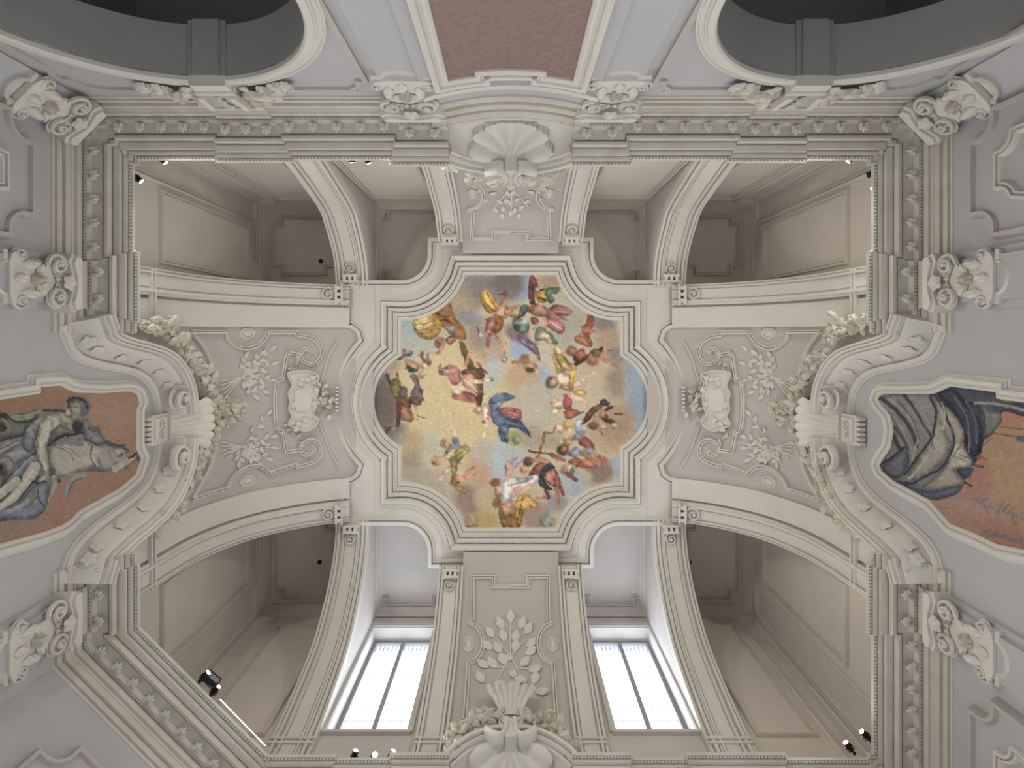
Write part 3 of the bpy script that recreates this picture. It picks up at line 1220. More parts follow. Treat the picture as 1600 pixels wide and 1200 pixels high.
# ================================================================== CAPITALS
def capital(ch, a, ztop, w, label, group=None):
    cap = thing('pilaster_capital', label, 'capital', ch(a, ztop - 58, 6), group)

    def lc(x, z, h):
        return ch(a + x, ztop + z, h)
    k = w / 44.0
    mb = MB()                                   # bell with a pinched waist
    half = [(0, -60), (13, -60), (20, -57), (21, -52), (16, -46), (12, -38), (12, -28), (15, -18), (20, -9), (22, -5)]
    out = [(x * k, z) for x, z in smooth_path(half, 4)]
    out = [(-x, z) for x, z in reversed(out)] + out[1:]
    slab(mb, lc, out, 0, 11)
    mb.build('bell', 'ornament', cap, smooth=30)
    mb = MB()                                   # abacus with hollow front and pointed horns
    top = [(-25, 0), (-27, -6), (-20, -9)] + [(x, -9 + 4 * (1 - (x / 18) ** 2)) for x in (-14, -7, 0, 7, 14)] + [(20, -9), (27, -6), (25, 0)]
    slab(mb, lc, [(x * k, z) for x, z in top], 0, 17)
    slab(mb, lc, [(x * k * 0.9, z + 2.5) for x, z in top], 0, 20)
    mb.build('abacus', 'ornament', cap, smooth=30)
    mb = MB()                                   # arched brow under the bell
    mould(mb, [(-22 * k, -61), (-15 * k, -61)] + arc(0, -61, 13 * k, 180, 360, 14, 9) + [(15 * k, -61), (22 * k, -61)], [(-1.6, 0), (-1.6, 8), (0, 10), (1.6, 8), (1.6, 0)], lc)
    slab(mb, lc, arc(0, -61, 12 * k, 180, 360, 14, 8), -1, 5)
    mb.build('brow', 'ornament', cap)
    for sg in (-1, 1):
        place('volute', LIB['volute_o'], cap, lc, sg * 15 * k, -17, 11, math.pi / 2, (sg * 9.5, 9.5, 15))
        place('volute', LIB['volute_o'], cap, lc, sg * 19 * k, -50, 8, -math.pi / 2, (sg * 6.5, 6.5, 12))
        place('leaf', LIB['acanthus'], cap, lc, sg * 11 * k, -50, 11, sg * -0.15, (11, 15, 13))
        place('leaf', LIB['leaf'], cap, lc, sg * 3, -36, 11, sg * -1.2, (9, 12, 13))
        place('leaf', LIB['leaf'], cap, lc, sg * 3, -33, 11, sg * -1.9, (7, 9, 10))
        for q in range(4):
            place('flower', LIB['dflower6' if q % 2 else 'flower5'], cap, lc, sg * (3 + 3.6 * q) * k, -15 - 1.5 * q, 12, q, (3.4, 3.4, 5))
    place('flower', LIB['flower5'], cap, lc, 0, -9, 17, 0.3, (7.5, 7.5, 9))
    place('flower', LIB['dflower6'], cap, lc, 0, -36, 11, 0.0, (6.5, 6.5, 9))
    place('leaf', LIB['acanthus'], cap, lc, 0, -57, 11, 0, (10, 11, 12))
    return cap


capital(ch_left, -152, 497, 44, 'scrolled capital above the upper left pilaster beside the grisaille painting')
capital(ch_left, 154, 497, 44, 'scrolled capital below the grisaille painting near the diagonal cornice')
capital(ch_right, -152, 497, 44, 'scrolled capital on the right wall above the drapery painting')
capital(ch_right, 154, 497, 44, 'scrolled capital on the right wall below the drapery painting')
capital(ch_back, -89, 497, 48, 'scrolled capital left of the concave shell niche')
capital(ch_back, 89, 497, 48, 'scrolled capital right of the concave shell niche')
capital(ch_cornerTL, 0, 500, 38, 'slanting corner capital at the upper left end of the cornice')
capital(ch_cornerTR, 0, 500, 38, 'slanting corner capital at the upper right end of the cornice')

# ================================================================== ARCH KEYSTONES
for sg, lr in ((-1, 'left'), (1, 'right')):
    xc = sg * CHAPEL_X
    ks = thing('arch_keystone', 'white keystone scroll with leaf clusters over the dark %s arch' % lr, 'keystone', (xc, YT + 3, 452))

    def kc(x, z, h, xc=xc):
        return ch_back(xc + x, z, h)
    mb = MB()
    slab(mb, kc, [(-15, 449), (15, 449), (15.5, 462), (-15.5, 462)], 0, 9)
    slab(mb, kc, [(-17, 460), (17, 460), (17, 464), (-17, 464)], 0, 11)
    mb.build('cap_block', 'ornament', ks, smooth=0)
    mb = MB()
    slab(mb, kc, [(-14, 464), (14, 464), (18, 489), (-18, 489)], 0, 10)
    mb.build('shaft', 'wall', ks, smooth=0)
    for s2 in (-1, 1):
        mb = MB()
        slab(mb, kc, [(s2 * 13 - 2.5, 464), (s2 * 13 + 2.5, 464), (s2 * 15.5 + 2.5, 488), (s2 * 15.5 - 2.5, 488)], 8, 14)
        mb.build('strap', 'ornament', ks, smooth=0)
        for j in range(24):                      # leafy sprays to either side
            f = j / 23.0
            x = s2 * (18 + 42 * f)
            z = 477 - 17 * f + random.uniform(-8, 6) * (1 - 0.5 * f)
            if j % 3 == 2:
                place('flower', LIB['flower6' if j % 2 else 'dflower5'], ks, kc, x, z, 3 + 3 * (1 - f), random.random() * 6, (4.8, 4.8, 7))
            else:
                place('leaf', LIB['acanthus' if j % 2 else 'dleaf'], ks, kc, x, z, 2.5 + 3 * (1 - f), s2 * -(1.2 + random.uniform(-0.9, 0.9)), (13, 15 - 4 * f, 15))
        for j in range(5):
            place('leaf', LIB['acanthus'], ks, kc, s2 * (19 + 2 * (j % 2)), 466 + 5 * j, 4, s2 * -(2.2 - 0.3 * j), (9, 11, 10))
    for j in range(5):
        place('leaf', LIB['dleaf'], ks, kc, (-1) ** j * 2.5, 466 + 4.4 * j, 10, (-1) ** j * 0.8, (8, 8, 9))
    place('flower', LIB['flower5'], ks, kc, 0, 486, 11, 0, (5, 5, 6))

# ================================================================== SIDE PEDIMENTS ROUND THE WALL PAINTINGS
HALF_IN = [(118, 497), (106, 503), (95, 509), (87, 521), (80, 545), (74, 575), (67, 600), (55, 618), (40, 629), (27, 633), (14, 634)]
PED_PROF = [(-5, -1), (-5, 2.4), (-3.4, 2.4), (-3, 5), (-1.5, 6.6), (1.5, 6.6), (2.2, 2.4), (3.8, 2.4), (4.5, 4), (6, 6), (8, 10), (11, 17), (15, 24.5), (19, 30), (21, 31.5), (23.6, 30), (23.8, 36), (25.4, 36.5), (26.8, 34.6), (27.2, 39.6),
            (29, 41.5), (30.4, 39.6), (30.8, 43), (33, 43.4), (34, 41), (34, 32), (34, -1)]
PED_PROF = [(o * 0.76 if o > 4 else o, h * 0.82 if o > 4 else h) for o, h in PED_PROF]
Y0 = 4.0
PEDIMENT = {}


def lay_on(side, ch, pts, h):
    X = XL + h if side == 'L' else XR - h
    return [inv_side(px, py, X) for px, py in pts]


PX_L = [(-80, 645), (0, 625), (64, 615), (64, 605), (97, 602.5), (107, 609), (123, 613.5), (160, 614.5), (196, 611.5), (208, 612), (216, 618), (218.5, 629), (214, 640),
        (214, 702), (221, 717), (213, 741), (187, 763), (149, 784), (125, 797), (112, 811), (99, 820), (67, 832), (0, 850), (-80, 872)]
PX_R = [(1680, 641), (1600, 629), (1556, 623), (1556, 613), (1484, 604), (1458, 615.5), (1420, 616), (1382, 615), (1373, 618), (1371, 624), (1376, 632), (1390, 648), (1395, 673), (1390, 701),
        (1378, 718), (1373, 727), (1376, 735), (1395, 751), (1451, 781), (1484, 818), (1523, 834), (1556, 850), (1600, 859), (1680, 884)]

for side, ch, pxs, par, who in (('L', ch_left, PX_L, wall_left, 'grisaille figures'), ('R', ch_right, PX_R, wall_right, 'painted drapery')):
    pd = thing('arched_pediment', 'coved white arched moulding with rosettes over the %s' % who, 'pediment', ch(Y0, 500, 2))
    PEDIMENT[side] = pd
    ip = smooth_path(HALF_IN, 6)
    for sg in (-1, 1):
        mb = MB()
        mould(mb, [(Y0 + sg * x, z) for x, z in ip], [(-sg * o, h) for o, h in PED_PROF], ch)
        mb.build('coved_arch', 'stucco', pd, smooth=30)
        # rosettes in the cove
        for q in (10, 18, 26, 33, 40, 46):
            x, z = ip[q]
            x2, z2 = ip[q + 1]
            L = math.hypot(x2 - x, z2 - z)
            nx, nz = -(z2 - z) / L, (x2 - x) / L
            if nz < 0 and nx < 0:
                nx, nz = -nx, -nz
            n2 = (abs(nx), abs(nz))

            def chr_(a, b, h, x=x, z=z, n2=n2, sg=sg):
                # b runs across the cove from wall to rim
                o = 8.8 + b * 0.4 - h * 0.8
                hh = 14.4 + b * 0.75 + h * 0.55
                return ch(Y0 + sg * (x + n2[0] * o + a * n2[1]), z + n2[1] * o - a * n2[0], hh)
            place('rosette', LIB['rosette'], pd, chr_, 0, 0, 1.6, q, (6.6, 6.6, 5.5))
        place('volute', LIB['volute'], pd, ch, Y0 + sg * 34, 640, 20, sg * -0.3 + (math.pi if sg > 0 else 0), (14.5 * (-sg) * sg if sg > 0 else -14.5, 14.5, 30))
        # little scroll of the painting's own frame
    # flat border and moulded frame of the painting
    pts = lay_on(side, ch, pxs, 2)
    sm = clean(pts)
    mb = MB()
    s_ = 1 if side == 'L' else 1
    pr = [(0, -1), (0, 1.5), (1.2, 3), (2.4, 3), (2.8, 2), (4, 2), (4.6, 4.6), (6.4, 5.6), (8.2, 5.2), (8.6, 2.6), (9.6, 2.4), (9.8, 1.0), (12, 0.8), (12, -1)]
    mould(mb, sm, [(o, h) for o, h in pr], ch, closed=True)
    PEDIMENT[side + 'frame'] = sm
    fr = mb.build('painting_frame', 'stucco', pd, smooth=28)
    # keystone with drops
    mb = MB()
    slab(mb, ch, rect(Y0 - 17, Y0 + 17, 612, 641), 0, 9)
    slab(mb, ch, rect(Y0 - 15, Y0 + 15, 640, 664), 0, 13)
    slab(mb, ch, rect(Y0 - 13, Y0 + 13, 616, 637), 9, 11)
    mb.build('key_block', 'stucco', pd, smooth=0)
    for q in range(6):
        place('drop', LIB['block'], pd, ch, Y0 - 14 + 5.6 * q, 609.5, 2, 0, (3.4, 5, 7))
    place('scroll', LIB['volute'], pd, ch, Y0 - 5, 627, 10.5, 0, (5.5, 5.5, 9))
    place('scroll', LIB['volute'], pd, ch, Y0 + 6, 626, 10.5, math.pi, (4.5, 4.5, 8))
    # fluted palmette rising from the keystone
    mb = MB()
    nu, nv = 42, 10
    vs = []
    for j in range(nv + 1):
        v = j / nv
        wdt = 14 + 18 * v ** 1.2
        z = 640 + 36 * v
        h0 = 12 + 30 * v ** 0.9
        for i in range(nu + 1):
            u = -1 + 2 * i / nu
            rip = abs(math.sin((u + 1) * 0.5 * math.pi * 6))
            vs.append(ch(Y0 + u * wdt, z - 4 * u * u * v + 1.4 * rip * v, h0 - 5 * u * u + 3.2 * rip * (0.4 + 0.6 * v)))
    fs = [(j * (nu + 1) + i, j * (nu + 1) + i + 1, (j + 1) * (nu + 1) + i + 1, (j + 1) * (nu + 1) + i) for j in range(nv) for i in range(nu)]
    mb.add(vs, fs)
    last = [vs[nv * (nu + 1) + i] for i in range(nu + 1)]
    back = [(p[0] + (-22 if side == 'L' else 22), p[1], p[2] + 4) for p in last]
    mb.add(last + back, [(i, i + 1, nu + 2 + i, nu + 1 + i) for i in range(nu)])
    mb.build('palmette', 'ornament', pd, smooth=50)


# ================================================================== FLOWER GARLANDS
def garland(name, label, spots, ch, h0, parent_at, size=6.0, per=1, spread=7.5):
    g = thing(name, label, 'garland', parent_at)
    seq = ['dflower5', 'dleaf', 'dflower6', 'dleaf', 'flower5', 'dflower5', 'dleaf']
    c = 0
    for (a, t) in spots:
        for q in range(per):
            k = seq[c % len(seq)]
            c += 1
            aa, tt = a + random.gauss(0, spread * 0.55), t + random.gauss(0, spread * 0.55)
            hh = h0 + random.uniform(-2.5, 4)
            s = size * random.uniform(0.75, 1.2)
            if 'leaf' in k:
                place('leaf', LIB[k], g, ch, aa, tt, hh, random.uniform(0, 6.28), (s * 2.0, s * 2.5, s * 2.2))
            else:
                place('flower', LIB[k], g, ch, aa, tt, hh, random.uniform(0, 6.28), (s, s, s * 1.3), tilt=random.uniform(-0.5, 0.5))
    return g


def line_spots(px_path, side, h, step):
    pts = [inv(side, px, py, h) for px, py in px_path]
    return resample(pts, step)


GL_UP = [(228, 507), (250, 511), (268, 521), (284, 541), (298, 560), (313, 576), (326, 592), (335, 612), (339, 632), (340, 650)]
GL_MID = [(342, 648), (356, 640), (368, 632), (384, 640), (372, 654), (356, 662), (343, 666)]
GL_LOW = [(340, 668), (333, 686), (322, 702), (309, 716), (301, 733), (295, 752), (286, 770), (272, 790), (256, 808), (240, 824)]
for side in 'LR':
    if side == 'L':
        conv = [line_spots(p, 'L', 14, 5.2) for p in (GL_UP, GL_MID, GL_LOW)]
    else:
        conv = [[(a, t * CUR['R'].L / CUR['L'].L) for a, t in c] for c in conv]
    who = 'grisaille figures' if side == 'L' else 'painted drapery'
    garland('flower_garland', 'upper plaster flower string along the arch of the %s' % who, conv[0], CH[side], 15, CH[side](conv[0][0][0], conv[0][0][1], 8), per=3)
    garland('flower_garland', 'flower knot at the crown of the palmette over the %s' % who, conv[1], CH[side], 9, CH[side](conv[1][0][0], conv[1][0][1], 6), per=3, size=5.2)
    garland('flower_garland', 'lower plaster flower string along the arch of the %s' % who, conv[2], CH[side], 15, CH[side](conv[2][0][0], conv[2][0][1], 8), per=3, size=5.6)


# ================================================================== PANEL DECORATION
def web_line(side, pts, name='web_moulding', closed=False, smooth=False, prof=None, m='stucco', raw=False):
    p = pts if raw else [inv(side, px, py) for px, py in pts]
    if smooth:
        p = smooth_path(p, 6, closed)
    mb = MB()
    mould(mb, p, [(o, h - 4) for o, h in (prof or PR_WEB)], CH[side], closed=closed, seg=5)
    return mb.build(name, m, PANEL[side])


PR_WEB = [(-3.0, 0), (-3.0, 3.4), (-2.0, 5.2), (-0.6, 5.2), (-0.3, 1.0), (0.5, 1.0), (0.8, 4.2), (2.2, 4.2), (2.8, 0)]
PR_THIN = [(-1.4, 0), (-1.4, 3.0), (-0.4, 4.0), (0.8, 3.0), (0.8, 0)]
SIDE_LINES = [
    # upper border with the dip round the oval boss, ending in a scroll
    ([(300, 518), (355, 518.5)], False),
    ([(355, 518.5), (358, 530), (369, 540), (386, 544.5), (402, 540), (413, 530), (419, 519)], True),
    ([(419, 519), (463, 519), (464, 524)], False),
    ([(464, 524), (484, 527), (498, 537), (503, 550), (498, 563), (486, 569), (474, 564), (470, 554), (475, 546), (483, 546), (486, 553)], True),
    # bracket frame
    ([(471, 555), (450, 551)], False),
    ([(450, 551), (447, 560), (442, 592), (434, 594)], False),
    ([(434, 594), (430.5, 615), (430, 635), (431, 655), (434, 672)], True),
    ([(434, 672), (442, 675), (448, 706), (471, 703)], False),
    ([(463, 730), (484, 724), (497, 716), (502, 704), (497, 692), (486, 687), (475, 692), (470, 702), (475, 710), (483, 710), (486, 703)], True),
    ([(463, 730), (462, 726), (421, 740)], False),
    ([(421, 740), (415, 733), (402, 728), (386, 731), (371, 740), (361, 751), (356, 763)], True),
    ([(356, 763), (302, 780)], False),
    # arched border beside the garland
    ([(301, 519), (317, 539), (328, 560), (335, 585), (338, 600)], True),
    ([(336, 705), (328, 730), (317, 752), (302, 779)], True),
    # line that springs from the frame's corner to the cartouche
    ([(528, 533), (519, 547), (511, 566), (506, 585), (500, 598)], True),
    ([(500, 662), (506, 678), (512, 694), (520, 713), (531, 731)], True),
]
SIDE_BOSS = [(388, 521), (388, 752)]


def to_side(side, px, py):
    a, t = inv('L', px, py)
    if side == 'R':
        t = t * CUR['R'].L / CUR['L'].L
    return a, t


def stem(side, pts, r=1.0, name='stem', par=None, m='stucco', h=-3):
    p = smooth_path(pts, 5)
    mb = MB()
    rope(mb, [CH[side](a, t, h) for a, t in p], r, 5)
    return mb.build(name, m, par or PANEL[side])


for side in 'LR':
    ch = CH[side]
    pn = PANEL[side]
    for pts, sm in SIDE_LINES:
        web_line(side, [to_side(side, *p) for p in pts], smooth=sm, raw=True, prof=PR_THIN if pts[0][0] in (528, 500) else None)
    for px, py in SIDE_BOSS:
        a, t = to_side(side, px, py)
        place('oval_boss', LIB['boss'], pn, ch, a, t, -4, 0, (8.0, 11, 18))
    # sprays of leaves on crossing stems
    who = 'left' if side == 'L' else 'right'
    for up, root, tip, lab in ((1, (342, 612), (424, 548), 'upper'), (0, (345, 712), (418, 650), 'lower')):
        sp = thing('leaf_spray', 'fan of flat plaster leaves on the %s vault web, %s one' % (who, lab), 'relief', ch(*to_side(side, *root), -4))
        r0, t0 = to_side(side, *root), to_side(side, *tip)
        ctr = to_side(side, 380, 590 if up else 698)
        for k, end in enumerate(((424, 548), (408, 556), (426, 570), (424, 594), (412, 610), (398, 616), (386, 560)) if up else
                                ((418, 650), (424, 700), (418, 716), (404, 722), (424, 684), (396, 714), (376, 720))):
            e = to_side(side, *end)
            stem(side, [r0 if k < 1 else ((r0[0] + ctr[0]) / 2, (r0[1] + ctr[1]) / 2), ctr, e], 0.8, par=sp)
            n = 5
            for q in range(n):
                f = 0.25 + 0.75 * q / (n - 1)
                a = ctr[0] + (e[0] - ctr[0]) * f
                t = ctr[1] + (e[1] - ctr[1]) * f
                ang = math.atan2(-(e[0] - ctr[0]), e[1] - ctr[1])
                place('leaf', LIB['fleaf'], sp, ch, a, t, -3.6, ang + (0 if q == n - 1 else (0.9 if q % 2 else -0.9)), (9, 11 - 2 * (q % 2), 12))
        for q in range(5):                       # ribbons and rods behind the fan
            f = q / 4.0
            e = to_side(side, 346 + 8 * f, (596 + 26 * f) if up else (690 + 26 * f))
            stem(side, [e, ctr], 1.1, 'rod', par=sp)
    # cartouche by the frame
    ct = thing('cartouche', 'shell winged plaster cartouche with flowers touching the %s edge of the frame' % who, 'cartouche', ch(*to_side(side, 470, 625), -4))
    outl = [(449, 584), (462, 580), (480, 580), (494, 585), (497, 592), (488, 600), (492, 610), (494, 622), (492, 636), (488, 648), (496, 656), (492, 664), (478, 672), (462, 668), (450, 662),
            (456, 650), (451, 640), (453, 626), (450, 614), (456, 602)]
    mb = MB()
    slab(mb, ch, smooth_path([to_side(side, *p) for p in outl], 4, True), -4, 3.5)
    mb.build('shield', 'stucco', ct, smooth=30)
    mb = MB()
    slab(mb, ch, smooth_path([to_side(side, *p) for p in ((460, 612), (474, 608), (484, 616), (486, 626), (482, 638), (470, 642), (460, 638))], 4, True), 3.5, 6)
    mb.build('inner_shield', 'stucco', ct, smooth=30)
    mb = MB()
    mould(mb, smooth_path([to_side(side, *p) for p in outl], 4, True), [(-1.2, 2), (-1.2, 5.4), (0.2, 6.6), (1.6, 5.4), (1.6, 2)], ch, closed=True)
    mb.build('shield_rim', 'ornament', ct)
    for px, py, rt in ((462, 596, 0.4), (472, 592, 0.1), (482, 593, -0.4), (462, 656, 2.7), (472, 660, 3.0), (482, 657, 3.5), (456, 626, 1.57), (492, 615, -1.3), (492, 636, -1.9), (466, 588, 0.8), (466, 664, 2.3)):
        a, t = to_side(side, px, py)
        place('leaf', LIB['acanthus'], ct, ch, a, t, 3.2, -rt, (12, 11, 13))
    for px, py, s1 in ((488, 600, 1), (488, 655, -1)):
        a, t = to_side(side, px, py)
        place('volute', LIB['volute'], ct, ch, a, t, 0, 1.5 if s1 > 0 else -1.5, (s1 * 9, 9, 14))
    for q in range(7):
        for s1 in (-1, 1):
            a, t = to_side(side, 452 + 3 * q, 626 + s1 * (40 + 4.5 * q))
            place('leaf', LIB['dleaf' if q % 2 else 'leaf'], ct, ch, a, t, -3, random.uniform(0, 6), (7, 8, 9))
    for q in range(22):
        a, t = to_side(side, 506 + random.gauss(0, 8), 624 + random.gauss(0, 11))
        k = ('dflower5', 'leaf', 'dflower6', 'dleaf')[q % 4]
        if 'leaf' in k:
            place('leaf', LIB[k], ct, ch, a, t, 1, random.uniform(0, 6), (9, 10, 10))
        else:
            place('flower', LIB[k], ct, ch, a, t, 1, random.uniform(0, 6), (4.2, 4.2, 5.5))
    for q in range(7):
        a, t = to_side(side, 526, 605 + 6.0 * q)
        place('drop', LIB['block'], ct, ch, a, t, -2, 0, (3.4, 4.5, 8))

# --- top and bottom webs
TB = {
    'B': dict(boss=[(732, 1005)], lines=[([(739, 970), (739, 901), (771, 901), (771, 916), (798, 916)], False),
                                         ([(739, 970), (733, 973)], False),
                                         ([(733, 973), (745, 979), (753, 993), (754.5, 1006), (752, 1018), (744, 1030), (732, 1035)], True),
                                         ([(732, 1035), (726, 1124)], False), ([(726, 1130), (756, 1112)], False), ([(722, 1142), (752, 1121)], False)]),
    'T': dict(boss=[(738, 305)], lines=[([(739, 331), (737, 374), (771, 374), (771, 363.5), (798, 363.5)], False),
                                        ([(739, 331), (731, 329)], False),
                                        ([(731, 329), (745, 325), (753, 317), (755.5, 307), (752, 297), (744, 290), (731, 286)], True),
                                        ([(731, 286), (730, 266)], False)]),
}
for side in 'TB':
    ch = CH[side]
    pn = PANEL[side]
    for pts, sm in TB[side]['lines']:
        p = [inv(side, px, py) for px, py in pts]
        for mir in (1, -1):
            web_line(side, [(mir * a, t) for a, t in p], smooth=sm, raw=True)
    for px, py in TB[side]['boss']:
        a, t = inv(side, px, py)
        for mir in (1, -1):
            place('oval_boss', LIB['boss'], pn, ch, mir * a, t, -4, 0, (7.5, 11.5, 18))

BOUQ = {
    'B': dict(stems=[[(770, 1084), (778, 1058), (796, 1026), (818, 1000)], [(824, 1080), (812, 1050), (798, 1024), (776, 996)], [(798, 1024), (797, 990), (798, 968)], [(790, 1040), (768, 1040)], [(806, 1040), (830, 1044)]],
              leaves=[(798, 968, 0), (786, 977, .5), (812, 977, -.4), (772, 990, .7), (820, 985, -.6), (789, 996, .3), (804, 998, -.2), (770, 1008, 1), (783, 1014, .6), (803, 1012, -.3), (823, 1006, -.8),
                      (821, 1017, -1), (764, 1036, 1.1), (776, 1036, .8), (790, 1032, .5), (826, 1042, -1.3), (756, 1060, .6), (812, 1034, -.9), (832, 1062, -.4), (836, 1074, -1.6), (788, 1058, 2.2), (790, 1072, -1.0), (776, 1082, -.9), (810, 1078, 2.4), (804, 1052, -2)],
              sz=13, flowers=[(802, 1050), (795, 1024)]),
    'T': dict(stems=[[(838, 262), (816, 284), (796, 300), (770, 330)], [(764, 270), (786, 288), (806, 304), (826, 326)], [(798, 296), (800, 318), (798, 334)]],
              leaves=[(798, 334, 3.1), (806, 330, 2.8), (785, 328, 3.4), (772, 330, 3.6), (818, 326, 2.5), (828, 318, 2.2), (776, 318, 4.0), (790, 316, 3.4), (810, 314, 2.7), (764, 272, .7), (770, 284, 1.2), (778, 296, 1.5),
                      (838, 272, -.9), (832, 284, -1.2), (822, 294, -1.4), (786, 276, .4), (810, 276, -.4), (798, 282, 0), (790, 304, 3.7), (804, 304, 2.6), (776, 306, 1.8), (824, 304, -1.8), (845, 282, -1.5), (752, 286, 1.6), (758, 301, 1.9), (762, 316, 2.4), (842, 298, -1.9), (838, 313, -2.3), (812, 338, 2.9), (784, 338, 3.3), (798, 318, 3.1)],
              sz=8, flowers=[(798, 296)]),
}
for side, lab in (('T', 'flat plaster leaf bouquet on the web below the concave shell niche'), ('B', 'flat plaster leaf bouquet between the two bright windows')):
    ch = CH[side]
    bq = thing('leaf_bouquet', lab, 'relief', ch(*inv(side, 798, 1080 if side == 'B' else 265), -4))
    B = BOUQ[side]
    for s in B['stems']:
        stem(side, [inv(side, *p) for p in s], 1.0, par=bq)
    sgn = 1 if side == 'B' else -1
    for px, py, r in B['leaves']:
        a, t = inv(side, px, py)
        # the photo's up direction is towards the frame for the window side
        rot = r if side == 'B' else (math.pi - r)
        place('leaf', LIB['fleaf'], bq, ch, a, t - 3, -3.2, rot, (B['sz'] * 1.35, B['sz'] * 1.35, B['sz'] * 1.3))
    for px, py in B['flowers']:
        a, t = inv(side, px, py)
        place('flower', LIB['fflower'], bq, ch, a, t, -3, 0, (6, 6, 8))


# ================================================================== MIDDLE PEDIMENTS, SHELL NICHE
def lip_z(s):
    return 533 + 36 * (1 - min(1, abs(s)) ** 2.2) ** 0.85 - 5.0 * math.exp(-(s / 0.16) ** 2)


for side, ch in (('T', ch_back), ('B', ch_front)):
    top = side == 'T'
    pd = thing('shell_pediment', 'curved pediment with %s' % ('a shell-lined half dome above the red marble panel' if top else 'flowers and scrolls at the bottom edge between the windows'), 'pediment', ch(0, 520, 3))
    ss = np.linspace(-1, 1, 49)
    path = [(58 * s, lip_z(s)) for s in ss]
    mb = MB()
    mould(mb, path, [(0, 30), (0, 35), (1.6, 37), (2, 33), (3.4, 33), (3.8, 39), (5.4, 41.5), (6, 37), (7.4, 37), (7.8, 44), (10, 45.5), (11.5, 44), (12, 40), (12, 4)], ch)
    mb.build('lip', 'stucco', pd, smooth=30)
    mb = MB()
    nu, nv = 220, 40
    vs = []
    for j in range(nv + 1):
        v = j / nv
        for i in range(nu + 1):
            s = -1 + 2 * i / nu
            xb, zb, hb = 73 * s, 519 + 6 * s * s, 7 + 13 * s * s
            xl, zl, hl = 58 * s, lip_z(s), 34
            x = xb + (xl - xb) * v
            z = zb + (zl - zb) * v
            bulge = 9 * math.sin(math.pi * v) * (1 - s * s)
            h = hb + (hl - hb) * v ** 1.4 - bulge
            U, V = s * 1.3, (1 - v) * 1.05
            ph = math.atan2(U, V + 1e-6)
            rho = math.hypot(U, V)
            edge = 0.80 + 0.13 * abs(math.cos(ph * 7.0))
            d = 0.0
            if rho < edge:
                d = 3.6 + 4.2 * abs(math.cos(ph * 7.0)) * min(1, rho * 2.0)
            vs.append(ch(x, z - 0.35 * d, h + 0.9 * d))
    fs = [(j * (nu + 1) + i, j * (nu + 1) + i + 1, (j + 1) * (nu + 1) + i + 1, (j + 1) * (nu + 1) + i) for j in range(nv) for i in range(nu)]
    mb.add(vs, fs)
    mb.build('shell_dome', 'stucco', pd, smooth=40)
    # double scroll key
    kz = lip_z(0)
    for sg in (-1, 1):
        mb = MB()
        pts = smooth_path([(sg * 26, kz + 6), (sg * 18, kz - 1), (sg * 10, kz - 3), (sg * 5, kz + 6), (sg * 4, kz + 20)], 6)
        mould(mb, pts, [(-3, 36), (-3, 47), (-1, 50), (1, 50), (3, 47), (3, 36)], ch)
        mb.build('scroll_arm', 'stucco', pd, smooth=40)
        place('volute', LIB['volute'], pd, ch, sg * 7, kz + 18, 43, 1.57, (sg * 5.5, 5.5, 12))
    mb = MB()
    slab(mb, ch, [(-6, kz - 6), (6, kz - 6), (4, kz + 22), (-4, kz + 22)], 20, 47)
    mb.build('key_block', 'stucco', pd, smooth=0)
    # fluted fan above the key
    mb = MB()
    nu, nv = 48, 10
    vs = []
    for j in range(nv + 1):
        v = j / nv
        for i in range(nu + 1):
            u = -1 + 2 * i / nu
            an = u * 0.34
            r = 26 + 66 * v
            rip = abs(math.sin((u + 1) * 0.5 * math.pi * 7))
            vs.append(ch(r * math.sin(an), kz + 16 + r * math.cos(an) * 0.95 - 4, 40 - 9 * v + 4.6 * rip * v + (1.5 if abs(v - 0.55) < 0.06 else 0)))
    fs = [(j * (nu + 1) + i, j * (nu + 1) + i + 1, (j + 1) * (nu + 1) + i + 1, (j + 1) * (nu + 1) + i) for j in range(nv) for i in range(nu)]
    mb.add(vs, fs)
    mb.build('fan', 'stucco', pd, smooth=50)
    # bunches of flowers lying on the arch
    for sg, lr in ((-1, 'left'), (1, 'right')):
        spots = [(sg * x, z) for x, z in resample(smooth_path([(12, 596), (24, 602), (36, 597), (46, 586), (56, 570), (62, 556)], 4), 5.0)]
        garland('flower_garland', 'plaster flowers on the %s shoulder of the %s' % (lr, 'shell niche arch' if top else 'bottom pediment'), spots, ch, 36, ch(sg * 30, 585, 30), size=5.6, per=3, spread=6.5)
    # cornice returns against the pediment
    mb = MB()
    for sg in (-1, 1):
        slab(mb, ch, rect(*sorted((sg * 50, sg * 62)), 500, 538), 2, 40)

# --- concave entablature and red panel of the niche
nd = wall_back
mb = MB()
mould(mb, [(-74, 0), (74, 0)], [(486, -1), (486, 2), (487.6, 3.5), (489, 3.5), (489.4, 0.5), (491, 0.5), (491.4, 2), (496, 2), (496.4, 0.6), (497.6, 0.6), (498, 4.2), (501, 4.2), (501.4, 1), (503, 1),
      (503.4, 3.4), (509, 3.6), (509.4, 1), (511, 1), (511.4, 5), (514, 8), (516, 8.4), (516.4, 5), (518, 5), (518.4, 8), (522, 9), (523, -1)],
      lambda a, b, h: ch_niche(a, b, h), seg=5)
mb.build('niche_entablature', 'cornice', nd, smooth=28)
mb = MB()
mould(mb, [(-74, 0), (74, 0)], [(461, -1), (461, 3.5), (463, 5), (465, 5), (465.4, 1.6), (467, 1.6), (467.4, 3), (469, 2), (470, 0)], lambda a, b, h: ch_niche(a, b, h), seg=5)
mb.build('niche_ledge', 'stucco', nd, smooth=28)
mb = MB()
pth = [(-55, 300), (-55, 446), (-29, 446), (-29, 437), (29, 437), (29, 446), (55, 446), (55, 300)]
